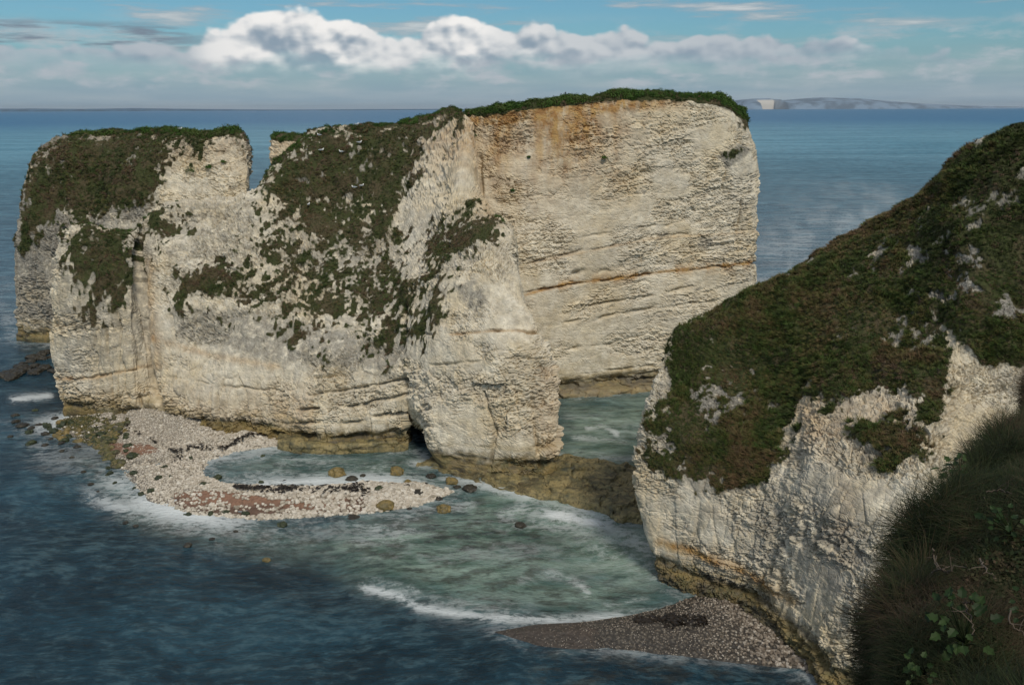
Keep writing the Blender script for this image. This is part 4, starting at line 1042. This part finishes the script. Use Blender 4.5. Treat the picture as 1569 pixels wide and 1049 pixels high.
BM = {'g': [rock_mesh('boulder', BG, s, 3, .62) for s in (11, 12, 13)], 'o': [rock_mesh('boulder', BO, s, 3, .6) for s in (14, 15)],
      'd': [rock_mesh('boulder', BD, s, 3, .5) for s in (16, 17, 18)], 'p': [rock_mesh('boulder', BP, s, 3, .6) for s in (19, 20)]}
def ground_z(p):
    sd = poly_sd(np.array([p[0]]), np.array([p[1]]), SPITW)
    return float(h_spit(np.array([p[0]]), np.array([p[1]]), sd)[0]) if sd[0] > -.5 else 0.0
def boulder(px, py, wpx, kind, label, group=None):
    p = on_level(np.float64(px), np.float64(py + wpx * .12), 0.0); z = ground_z(p)
    dist = np.linalg.norm(p - CAM); r = wpx / 2 / F * dist * .95
    o = bpy.data.objects.new('boulder', random.choice(BM[kind])); COL.objects.link(o)
    o.location = (p[0], p[1], z + r * .12); o.scale = (r, r * random.uniform(.75, 1), r * random.uniform(.8, 1.1)); o.rotation_euler = (0, 0, random.uniform(0, 6.28))
    tag(o, label, 'boulder', group or 'boulders round the spit')
    return o
SINGLES = [
 (590, 774, 32, 'o', 'large rounded ochre boulder at the tip of the shingle spit'),
 (680, 778, 26, 'o', 'low ochre boulder awash in the channel past the tip of the spit'),
 (625, 737, 20, 'o', 'ochre boulder in the shallows between the spit tip and the small arch'),
 (608, 721, 26, 'o', 'flat tan boulder awash just in front of the small arch'),
 (516, 723, 28, 'o', 'flat ochre boulder awash in the pool behind the spit'),
 (693, 736, 22, 'o', 'small flat ochre boulder at the left end of the rock ledge'),
 (720, 747, 24, 'd', 'black boulder in white water just below the rock ledge'),
 (582, 756, 16, 'g', 'dark green upright boulder directly behind the large ochre one'),
 (541, 788, 22, 'd', 'dark wet boulder in front of the spit tip, at the water edge'),
 (797, 803, 18, 'd', 'dark boulder alone in the foam of the channel beside the rock ledge'),
 (334, 731, 14, 'g', 'grey green boulder alone in the white wash on the spit'),
 (433, 803, 16, 'g', 'dark green boulder in the water below the middle of the spit'),
 (408, 857, 14, 'o', 'small brown boulder farthest out in the dark water below the spit'),
 (288, 834, 12, 'd', 'small black boulder alone in the dark water at lower left'),
 (203, 700, 17, 'g', 'dark green boulder beside the red sand patch of the spit'),
 (208, 805, 9, 'd', 'tiny dark rock alone in the water left of the spit'),
]
for s in SINGLES: boulder(*s)
for px, py, w in ((288, 786, 14), (323, 786, 12), (346, 785, 12), (376, 787, 13)):
    boulder(px, py, w, 'g', 'dark green weedy boulder in the row along the lower water edge of the spit', 'green boulders along the lower edge of the spit')
for px, py, w in ((232, 753, 13), (216, 755, 11), (206, 746, 9), (168, 725, 12), (176, 695, 9), (166, 716, 9), (205, 726, 11), (187, 733, 8), (176, 739, 7)):
    boulder(px, py, w, 'g', 'small dark weedy boulder along the seaward edge of the spit', 'small weedy boulders on the seaward edge of the spit')
for px, py, w in ((313, 747, 14), (253, 722, 10), (244, 738, 12), (293, 705, 9), (400, 738, 9), (403, 698, 8), (262, 738, 8)):
    boulder(px, py, w, 'g', 'dark green boulder lying among the pale cobbles of the spit', 'dark boulders among the cobbles')
for px, py, w in ((539, 732, 18), (565, 739, 13), (623, 749, 16), (640, 755, 18), (672, 762, 14), (627, 777, 12), (650, 742, 14), (600, 742, 12), (556, 728, 10), (700, 745, 12), (660, 728, 14)):
    boulder(px, py, w, 'd', 'dark wet boulder in the shallows round the tip of the spit', 'dark boulders in the shallows at the spit tip')
for px, py, w in ((34, 651, 16), (24, 645, 12), (69, 664, 14), (48, 655, 11), (23, 636, 12), (69, 681, 9), (94, 678, 9), (60, 650, 10), (139, 741, 8), (78, 672, 8), (118, 684, 10), (95, 690, 7), (192, 800, 8), (361, 813, 8), (325, 825, 8), (110, 700, 7), (150, 752, 6), (84, 640, 9), (16, 668, 7), (128, 722, 7)):
    boulder(px, py, w, 'd', 'small dark rock breaking the water off the foot of the left buttress', 'small rocks off the buttress')
rg_ = random.Random(5)
for k in range(34):
    t_ = rg_.random(); px = 4 + 78 * t_ + rg_.uniform(-4, 4); lo_y = 580 - 10 * t_; hi_y = 572 - 42 * t_
    boulder(px, rg_.uniform(hi_y, lo_y), rg_.uniform(9, 20), 'd', 'dark wet rock of the reef between the stack and the left buttress', 'rocks of the dark reef beside the buttress')
for px, py, w in ((300, 662, 9), (350, 680, 9), (236, 655, 9), (205, 668, 10), (180, 664, 11), (520, 755, 13), (548, 760, 12), (470, 752, 9), (330, 770, 9), (440, 775, 9), (410, 782, 10), (600, 752, 12), (575, 772, 10), (500, 775, 9)):
    boulder(px, py, w, 'p', 'pale chalk boulder lying on the shingle spit', 'pale boulders on the spit')
for k in range(46):
    px = rg_.uniform(45, 200); py = 652 + (px - 45) * .22 + rg_.gauss(0, 9)
    boulder(px, py, rg_.uniform(7, 15), rg_.choice('ggo'), 'green ochre weedy boulder below the foot of the left buttress', 'weedy boulders below the buttress')

def single_out(group, picks):
    ob = [o for o in COL.objects if o.get('group') == group]
    P_ = np.array([o.location[:] for o in ob]); px, py = project(P_); sz = np.array([o.scale[0] for o in ob])
    used = set()
    for key, lab in picks:
        v = {'west': px, 'east': -px, 'low': -py, 'high': py, 'big': -sz}[key]
        k = next(int(i) for i in np.argsort(v) if int(i) not in used); used.add(k); ob[k]['label'] = lab
single_out('rocks of the dark reef beside the buttress', [('big', 'largest dark wet rock of the reef between the stack and the left buttress'), ('west', 'outermost dark rock at the sea end of the reef'), ('east', 'dark reef rock touching the side of the left buttress'), ('high', 'reef rock lying closest to the foot of the detached stack')])
single_out('small rocks off the buttress', [('west', 'small dark rock farthest out to sea off the left buttress'), ('low', 'small dark rock alone lowest in the water below the spit'), ('big', 'largest of the small dark rocks off the left buttress')])
single_out('weedy boulders below the buttress', [('big', 'largest weedy boulder below the foot of the left buttress'), ('west', 'weedy boulder at the outer sea end of the boulder field below the buttress'), ('east', 'weedy boulder where the boulder field meets the pale shingle')])
single_out('pale boulders on the spit', [('big', 'largest pale chalk boulder on the shingle spit'), ('high', 'pale chalk boulder high on the spit against the cliff foot')])
single_out('dark boulders in the shallows at the spit tip', [('east', 'dark wet boulder touching the end of the rock ledge'), ('big', 'largest dark wet boulder in the shallows round the spit tip')])

# ------------------------------------------------------------------ seaweed lines
def weed_mat():
    mt, t, b = new_mat('seaweed'); n = t.noise(t.node('ShaderNodeNewGeometry').outputs['Position'], 6, 4, .6)
    t.l.new(t.mix(t.ramp(n, .4, .6), (.008, .006, .005), (.024, .016, .010)), b.inputs['Base Color']); b.inputs['Roughness'].default_value = .5
    return mt
WEED = weed_mat()
def weed(pts, wpx, label, zf, n, seed):
    """a bank of tangled dark fronds lying along a line"""
    rg = np.random.default_rng(seed)
    w = on_level(np.array([p[0] for p in pts], float), np.array([p[1] for p in pts], float))
    L = np.concatenate([[0], np.cumsum(np.linalg.norm(np.diff(w, axis=0), axis=1))])
    V, Q = [], []
    for k in range(n):
        s = rg.uniform(0, L[-1])
        if vnoise(np.array([[s / 1.1, seed * 7.7, 0.5]]), 5)[0] < .42 and rg.random() < .85: continue
        c = np.array([np.interp(s, L, w[:, j]) for j in range(3)])
        wd = wpx * .075 * (.35 + .65 * math.sin(math.pi * min(max(s / L[-1], .04), .96)))
        c[:2] += rg.normal(size=2) * wd * np.array([.6, .9])
        z = zf(c) + rg.uniform(.02, .10)
        a = rg.uniform(0, 6.28); u = np.array([math.cos(a), math.sin(a), rg.normal() * .1]); v = np.array([-u[1], u[0], rg.normal() * .15])
        ln, wi = rg.uniform(.12, .4), rg.uniform(.04, .12); c[2] = z; i = len(V)
        V += [c - u * ln, c - v * wi + (0, 0, .05), c + u * ln, c + v * wi]; Q.append((i, i + 1, i + 2, i + 3))
    me = mesh_np('seaweed', V, Q); o = link('seaweed', me, WEED); tag(o, label, 'seaweed', kind='stuff')
def cove_z(c):
    return float(np.clip(poly_sd(np.array([c[0]]), np.array([c[1]]), COVEW)[0] * .24, .05, 1.4)) + .02
weed([(268, 640), (275, 650), (290, 652), (315, 652), (337, 655)], 7, 'dark seaweed strand lying high on the pale cobble mound', lambda c: ground_z(c) + .2, 260, 1)
weed([(360, 752), (390, 756), (420, 752), (450, 756), (500, 758), (540, 754), (562, 760)], 9, 'long black seaweed line along the low tip of the spit', lambda c: ground_z(c) + .2, 480, 2)
weed([(262, 700), (275, 706), (300, 692), (340, 690), (380, 676), (412, 672)], 5, 'broken seaweed line across the middle of the spit', lambda c: ground_z(c) + .17, 170, 3)
weed([(975, 958), (1000, 955), (1040, 962), (1080, 966)], 6, 'dark heap of seaweed on the brown gravel beach', cove_z, 900, 4)
weed([(196, 664), (215, 672), (240, 684)], 5, 'thin seaweed strand beside the red sand of the spit', lambda c: ground_z(c) + .05, 70, 5)

# ------------------------------------------------------------------ gulls on the slope
def simple_mat(name, c, rough=.7):
    mt, t, b = new_mat(name); n = t.noise(t.node('ShaderNodeNewGeometry').outputs['Position'], 30, 3, .5)
    t.l.new(t.mix(t.mul(n, .3), c, tuple(k * .75 for k in c)), b.inputs['Base Color']); b.inputs['Roughness'].default_value = rough; return mt
def tube(path, rad, seg=8):
    V, Q = [], []; path = [np.array(p, float) for p in path]; n = len(path)
    for k, p in enumerate(path):
        d = path[min(k + 1, n - 1)] - path[max(k - 1, 0)]; d /= np.linalg.norm(d) + 1e-9
        s = np.cross(d, (0, 0, 1)) if abs(d[2]) < .95 else np.cross(d, (0, 1, 0)); s /= np.linalg.norm(s); u = np.cross(s, d)
        r = rad[k]; rx, rz = r if hasattr(r, '__len__') else (r, r)
        for j in range(seg):
            a = 2 * math.pi * j / seg; V.append(p + s * math.cos(a) * rx + u * math.sin(a) * rz)
    for k in range(n - 1):
        for j in range(seg):
            a, b = k * seg + j, k * seg + (j + 1) % seg; Q.append((a, b, b + seg, a + seg))
    return V, Q
GW, GG, GY = simple_mat('gull_white', (.80, .80, .78)), simple_mat('gull_grey_wing', (.36, .39, .42)), simple_mat('gull_yellow', (.55, .38, .06))
bodyV, bodyQ = tube([(-.30, 0, .20), (-.22, 0, .19), (-.08, 0, .18), (.08, 0, .19), (.17, 0, .24), (.20, 0, .31), (.235, 0, .345), (.27, 0, .345), (.285, 0, .342)],
                    [(.03, .012), (.055, .03), (.10, .085), (.105, .10), (.07, .075), (.05, .05), (.052, .05), (.035, .034), (.008, .008)], 10)
gull_body = mesh_np('body', bodyV, bodyQ); smooth(gull_body); gull_body.materials.append(GW)
wV, wQ = [], []
for sgn in (-1, 1):
    v, q = tube([(.12, sgn * .085, .22), (0, sgn * .105, .22), (-.18, sgn * .075, .215), (-.38, sgn * .02, .21)], [(.012, .05), (.018, .07), (.014, .05), (.004, .012)], 8)
    wQ.append(mesh_np('wing', v, q)); smooth(wQ[-1]); wQ[-1].materials.append(GG)
v, q = tube([(.28, 0, .342), (.315, 0, .335), (.335, 0, .325)], [.012, .010, .002], 6); gull_beak = mesh_np('beak', v, q); gull_beak.materials.append(GY)
gull_legs = []
for sgn in (-1, 1):
    v, q = tube([(.02, sgn * .035, .12), (.02, sgn * .035, .02), (.07, sgn * .04, -.02)], [.009, .008, .012], 6); gull_legs.append(mesh_np('leg', v, q)); gull_legs[-1].materials.append(GY)
def gull(loc, rz, label):
    r = empty('gull', loc); r.rotation_euler = (0, 0, rz); r.scale = (1.05,) * 3
    link('body', gull_body, None, r)
    for w in wQ: link('wing', w, None, r)
    link('beak', gull_beak, None, r)
    for l in gull_legs: link('leg', l, None, r)
    tag(r, label, 'bird', 'white gulls resting on the slope')
def surf_at(D, px_, py_, pxg, pyg):
    k = np.argmin((pxg - px_) ** 2 + (pyg - py_) ** 2); return D.reshape(-1, 3)[k]
MPX, MPY = project(MD.reshape(-1, 3)); LPX, LPY = project(LD.reshape(-1, 3)); WPX, WPY = project(WD.reshape(-1, 3)); RPX, RPY = project(RD.reshape(-1, 3))
mvis = np.where(Mv.ravel() < 6.02, 0, 1e6); lvis = np.where(Lv.ravel() < 6.02, 0, 1e6)
for gx, gy, rz, lb in ((489, 212, 2.6, 'white gull highest on the slope, just under the turf skyline'), (493, 233, .4, 'white gull by itself at the upper slope edge, nearest the sea gap'),
                       (524, 239, 3.5, 'white gull on brown grass, uphill of the pair on the slope'), (552, 222, .2, 'white gull beside a green tuft in the upper middle of the slope'),
                       (543, 292, 2.9, 'left gull of the pair resting in mid slope'), (556, 291, .8, 'right gull of the pair resting in mid slope'),
                       (548, 196, 1.0, 'white gull on the skyline turf above the scrubby slope'), (474, 320, 1.4, 'white gull low on the slope near the pale rubble')):
    p = surf_at(MD, gx, gy, MPX + mvis, MPY); n = np.array([0, -.55, .83]); gull(p + n * .28, rz, lb)
p = surf_at(LD, 279, 203, LPX + lvis, LPY); gull(p + np.array([0, -.3, .35]), .5, 'white gull standing on the grassy top of the detached stack')

# ------------------------------------------------------------------ shrubs growing from the walls
def shrub(px_, py_, D, PX, PY, rad, label, seed, mat=BUSHM):
    p = surf_at(D, px_, py_, PX, PY)
    r = empty('shrub', p)
    me = clump_mesh('foliage', 260, rad, .10, mat, seed, .9); co = np.empty(len(me.vertices) * 3, np.float32); me.vertices.foreach_get('co', co); co = co.reshape(-1, 3)
    co[:, 1] -= .25 * rad; co[:, 2] -= co[:, 2].mean() * .9; me.vertices.foreach_set('co', co.ravel())
    f = link('foliage', me, None, r)
    V, Q = tube([(0, .35, -.15), (0, .05, -.05), (.05, -.2 * rad, .15)], [.05, .04, .02], 6)
    st = mesh_np('stem', V, Q); st.materials.append(TWIGM); link('stem', st, None, r)
    tag(r, label, 'shrub', 'shrubs rooted in the chalk faces')
for a in ((699, 200, WD, WPX, WPY, .85, 'dark shrub hanging at the top edge where slope meets the sheer wall', 31), (748, 184, WD, WPX, WPY, .6, 'small dark green shrub just under the turf rim of the sheer wall', 32),
          (926, 241, WD, WPX, WPY, .28, 'tiny shrub alone in the middle of the sheer wall', 33), (785, 292, WD, WPX, WPY, .26, 'tiny shrub on the sheer wall above the fin crest', 34),
          (1125, 236, WD, WPX, WPY, .8, 'dark shrub in a crevice high at the seaward end of the wall', 35), (1137, 188, WD, WPX, WPY, .75, 'shrub hanging below the turf at the seaward corner of the wall', 36),
          (811, 240, WD, WPX, WPY, .2, 'tiny shrub on the upper wall under the rusty stain', 37),
          (292, 260, LD, LPX, LPY, .85, 'narrow shrub on the pale face of the detached stack', 38), (321, 256, LD, LPX, LPY, .5, 'shrub in the middle of the pale face of the detached stack', 39), (343, 248, LD, LPX, LPY, .35, 'small shrub nearest the gap on the pale face of the stack', 40)):
    shrub(*a)

# ------------------------------------------------------------------ far coast
def coast(name, Yd, prof, depth, label, cliff=None, col=(.10, .14, .19)):  # land colour carries the blue of distant haze
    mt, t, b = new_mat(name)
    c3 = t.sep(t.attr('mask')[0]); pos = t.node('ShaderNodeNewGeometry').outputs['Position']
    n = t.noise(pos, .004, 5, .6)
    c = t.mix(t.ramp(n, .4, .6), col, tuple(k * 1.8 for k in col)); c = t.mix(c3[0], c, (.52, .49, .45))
    t.l.new(c, b.inputs['Base Color']); b.inputs['Roughness'].default_value = .95
    xs = np.linspace(prof[0][0], prof[-1][0], 220)
    ys = np.interp(xs, [p[0] for p in prof], [p[1] for p in prof])
    top = at(xs, ys, np.full(len(xs), float(Yd)))
    z = np.maximum(top[:, 2], 0) * (1 + .10 * (fbm(np.stack([xs / 14, xs * 0, xs * 0], 1), 4, 3) - .5)); rows = []; mk = []
    wc = np.zeros(len(xs)) if cliff is None else np.clip(np.minimum(xs - cliff[0], cliff[1] - xs) / 3 + .5, 0, 1)
    for s, q, wm in ((-.12, -.05, 1), (-.11, .35, 1), (-.10, .78, 1), (-.06, .92, .0), (0, 1.0, 0), (.5, .9, 0), (1, -.05, 0)):
        s2 = np.where(wc > .3, s, s * (3 if s < 0 else 1)); q2 = np.where(wc > .3, q, {.35: .3, .78: .6}.get(q, q))
        rows.append(np.stack([top[:, 0], Yd + s2 * depth, z * q2], 1)); mk.append(wc * wm * (np.clip((xs - cliff[0] - 10 * max(q, 0) ** 2) / 3, 0, 1) if cliff else 0))
    D = np.stack(rows, 1); M_ = np.stack(mk, 1)
    me = mesh_np(name, D.reshape(-1, 3), grid_quads(D.shape[0], D.shape[1])); smooth(me)
    col_attr(me, 'mask', np.stack([M_.ravel()] + [0 * M_.ravel()] * 2 + [0 * M_.ravel() + 1], 1))
    tag(link(name, me, mt), label, kind='structure')
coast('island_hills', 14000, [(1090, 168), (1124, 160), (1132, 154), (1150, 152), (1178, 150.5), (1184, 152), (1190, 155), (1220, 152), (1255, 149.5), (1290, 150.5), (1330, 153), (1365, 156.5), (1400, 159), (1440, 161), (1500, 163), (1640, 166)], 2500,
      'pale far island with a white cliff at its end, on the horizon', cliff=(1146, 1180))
coast('far_coast', 19000, [(-200, 168), (-60, 167), (60, 166.5), (120, 167.3), (200, 166), (300, 167.2), (380, 168), (460, 168.4), (560, 167.6), (700, 167), (800, 169)], 2500, 'thin line of far low coast along the horizon', col=(.03, .07, .12))

# ------------------------------------------------------------------ grassy bank in front
BANK_E = [(1335, 1210, 3.2), (1347, 1060, 3.8), (1368, 960, 4.3), (1412, 886, 4.8), (1446, 806, 5.3), (1480, 740, 5.9), (1535, 672, 6.6), (1595, 615, 7.4), (1690, 560, 8.6)]
def build_bank():
    E = [np.array(p, float) for p in ((-6, -6, 30.4), (-1.6, -1.0, 30.3), (.3, 1.6, 29.75))] + [at(*map(np.float64, p)) for p in BANK_E]
    E.append(E[-1] + np.array([4, 3, .6]))
    C = []
    for e in E:
        C.append([e + np.array(d) for d in ((.9, .6, -9), (.25, .4, -2.5), (.0, .12, -.55), (.06, 0, 0), (.5, .05, .28), (1.3, .05, .55), (3.0, 0, .8), (9, -1, 1.1))])
    C = np.array(C)
    D, vi = loft(C, [60, 60, 60] + [60] * 8 + [60], [30, 40, 40, 20, 30, 40, 40], 4, 4)
    P = D.reshape(-1, 3); N = face_up(normals(D), D).reshape(-1, 3)
    P = P + N * ((fbm(P / .9, 4, 700) - .5) * .7)[:, None]
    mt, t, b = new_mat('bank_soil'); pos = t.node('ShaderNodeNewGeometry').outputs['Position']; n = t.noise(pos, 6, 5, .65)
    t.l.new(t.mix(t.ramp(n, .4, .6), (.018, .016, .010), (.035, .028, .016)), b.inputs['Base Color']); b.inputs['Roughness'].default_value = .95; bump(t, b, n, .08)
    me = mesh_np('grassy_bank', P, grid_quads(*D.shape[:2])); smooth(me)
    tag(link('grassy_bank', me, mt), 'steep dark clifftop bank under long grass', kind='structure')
    return P.reshape(D.shape), np.broadcast_to(vi, D.shape[:2])
BD_, BV = build_bank()
BN = face_up(normals(BD_), BD_)
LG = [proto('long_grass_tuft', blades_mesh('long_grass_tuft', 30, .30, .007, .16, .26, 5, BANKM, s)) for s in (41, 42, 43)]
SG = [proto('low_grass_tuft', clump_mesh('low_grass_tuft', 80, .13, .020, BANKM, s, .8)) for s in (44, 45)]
def bank_scatter(name, dens, protos, smin, smax, seed, label, sel, dirn):
    w = sel * (np.linalg.norm(BD_ - CAM, axis=-1) < 11)
    P, N, i, j = pick_on_grid(BD_, BN, w, dens, seed); rg = np.random.default_rng(seed)
    sc = rg.uniform(smin, smax, len(P)) * (.55 + .9 * uni(fbm(P / .7, 3, seed), 2.5))
    N = N + np.array(dirn) + rg.normal(size=N.shape) * .25
    scatter(name, P, N / np.linalg.norm(N, axis=1, keepdims=True), sc, protos, None, seed, .25, label)
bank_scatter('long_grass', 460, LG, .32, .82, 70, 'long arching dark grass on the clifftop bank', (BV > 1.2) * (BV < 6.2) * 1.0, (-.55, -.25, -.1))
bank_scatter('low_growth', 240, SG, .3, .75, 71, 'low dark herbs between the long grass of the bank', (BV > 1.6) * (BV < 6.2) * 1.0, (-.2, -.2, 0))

def leaf_geo(c, u, v, nn, L, W):
    """a lobed leaf: 10-corner outline in two halves about a folded midrib"""
    prof = [(0, .02), (.2, .55), (.38, .38), (.58, .50), (.74, .25), (1, .0)]
    V = []; Q = []
    mid = [c + u * L * s - nn * (.10 * L * s * s) for s, _ in prof]
    for sg in (-1, 1):
        b = len(V)
        for (s, w), m_ in zip(prof, mid):
            V += [m_, m_ + v * sg * W * w + nn * .12 * W]
        for k in range(len(prof) - 1): a = b + 2 * k; Q.append((a, a + 1, a + 3, a + 2))
    return V, Q
def leafy_plant(px_, py_, n, size, label, seed):
    BPX, BPY = project(BD_.reshape(-1, 3)); okk = np.where((BV.ravel() > 2.0) & (BV.ravel() < 6), 0, 1e6)
    p = surf_at(BD_, px_, py_, BPX + okk, BPY); k = np.argmin((BPX + okk - px_) ** 2 + (BPY - py_) ** 2); nrm = BN.reshape(-1, 3)[k] + np.array([-.2, -.3, .3]); nrm /= np.linalg.norm(nrm)
    rg = np.random.default_rng(seed); p = p + (CAM - p) / np.linalg.norm(CAM - p) * .16; r = empty('leafy_plant', p)
    sv, sq = [], []
    def addt(V, Q):
        b = len(sv); sv.extend(V); sq.extend([tuple(a + b for a in f) for f in Q])
    for _ in range(int(n * 1.6)):
        d = nrm + rg.normal(size=3) * .75; d /= np.linalg.norm(d); tip = d * size * rg.uniform(.35, 1) + nrm * size * .35
        V, Q = tube([np.zeros(3), tip * .5 + nrm * .02, tip], [.004, .003, .002], 5); addt(V, Q)
        nn = nrm * .8 + np.array([-.1, -.5, .5]) + rg.normal(size=3) * .35; nn /= np.linalg.norm(nn)
        u = d - nn * (d @ nn); u /= np.linalg.norm(u) + 1e-9; v = np.cross(nn, u)
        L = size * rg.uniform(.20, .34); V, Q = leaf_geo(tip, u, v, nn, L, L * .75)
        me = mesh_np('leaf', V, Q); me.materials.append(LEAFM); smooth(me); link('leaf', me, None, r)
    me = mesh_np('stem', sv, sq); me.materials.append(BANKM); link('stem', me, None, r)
    tag(r, label, 'plant', 'leafy plants on the bank')
for a in ((1466, 738, 16, .19, 'bright green leafy plant on the edge of the grass bank, against the chalk', 81), (1500, 800, 9, .12, 'small green plant below the one at the bank edge', 82), (1548, 640, 14, .22, 'leafy green plant at the upper corner of the grass bank', 83),
          (1560, 820, 12, .16, 'yellow green plant at the picture edge, half way up the bank', 84), (1470, 985, 18, .20, 'broad dark leafy plant in the middle of the lower bank', 85), (1392, 965, 12, .16, 'dark leafy plant low near the outer edge of the bank', 86),
          (1410, 1030, 9, .14, 'small leafy plant at the very bottom of the bank', 87), (1562, 950, 10, .15, 'leafy plant beside the curved dead twig at the lower picture edge', 88)):
    leafy_plant(*a)
def twig(pts, label, seed):
    rg = np.random.default_rng(seed); r = empty('dead_twig', (0, 0, 0))
    Yd = np.interp(pts[0][1], [620, 740, 886, 960, 1060], [6.7, 5.6, 4.75, 4.35, 3.9]); BPX, BPY = project(BD_.reshape(-1, 3)); okk = np.where(BV.ravel() > 2.2, 0, 1e6)
    W_ = []
    for q in pts:
        s = surf_at(BD_, q[0], q[1], BPX + okk, BPY); d = ray(np.float64(q[0]), np.float64(q[1])); t_ = (s[1] - .0) / d[1] * .90; W_.append(CAM + d * t_)
    W_ = np.array(W_); r.location = W_[0]; W_ = W_ - W_[0]
    P_ = pchip(np.arange(len(W_)), W_, np.linspace(0, len(W_) - 1, 14)); P_ += rg.normal(size=P_.shape) * .006
    V, Q = tube(list(P_), list(np.linspace(.0050, .0022, 14)), 6); me = mesh_np('twig', V, Q); me.materials.append(TWIGM); link('twig', me, None, r)
    for k in (4, 8):
        e = P_[k] + (P_[k + 1] - P_[k]) * 2.2 + rg.normal(size=3) * .05
        V, Q = tube([P_[k], (P_[k] + e) / 2 + rg.normal(size=3) * .008, e], [.0028, .0022, .0012], 5); me = mesh_np('side_shoot', V, Q); me.materials.append(TWIGM); link('side_shoot', me, None, r)
    tag(r, label, 'twig', 'dead twigs on the bank')
for a in (([(1512, 752), (1535, 752), (1550, 757)], 'pale dead twig lying level below the upper plants of the bank', 91), ([(1438, 848), (1436, 865), (1450, 875), (1466, 868), (1480, 862)], 'forked dead twig in the middle of the grass bank', 92),
          ([(1425, 878), (1445, 872), (1456, 866)], 'short dead twig near the outer edge of the bank', 93), ([(1472, 922), (1490, 923), (1505, 916)], 'light dead twig above the broad dark leafy plant', 94),
          ([(1478, 928), (1488, 945), (1491, 975)], 'thin dead stem hanging beside the broad dark leafy plant', 95), ([(1552, 935), (1549, 955), (1562, 968), (1575, 974)], 'curved pale dead twig at the lower picture edge', 96),
          ([(1503, 856), (1512, 872), (1524, 884)], 'bent dead twig on the right half of the bank', 97), ([(1488, 738), (1498, 752), (1510, 764)], 'dead twig just below the bright green edge plant', 98), ([(1428, 840), (1432, 862), (1440, 874)], 'upright dead stem joining the forked twig', 99)):
    twig(*a)

# ------------------------------------------------------------------ air
def haze():
    mt = bpy.data.materials.new('haze'); mt.use_nodes = True; t = NT(mt.node_tree); t.n.clear()
    o = t.node('ShaderNodeOutputMaterial'); v = t.node('ShaderNodeVolumePrincipled')
    v.inputs['Color'].default_value = (.78, .86, .95, 1); v.inputs['Density'].default_value = 1.6e-5; v.inputs['Anisotropy'].default_value = .2
    t.l.new(v.outputs[0], o.inputs['Volume'])
    a, b, lo_, hi = -80000, 80000, -12, 260
    V = [(x, y, z) for x in (a, b) for y in (a, b) for z in (lo_, hi)]
    Q = [(0, 1, 3, 2), (4, 6, 7, 5), (0, 4, 5, 1), (2, 3, 7, 6), (0, 2, 6, 4), (1, 5, 7, 3)]
    me = mesh_np('haze', V, Q); tag(link('haze', me, mt), 'thin sea haze', kind='stuff')
haze()
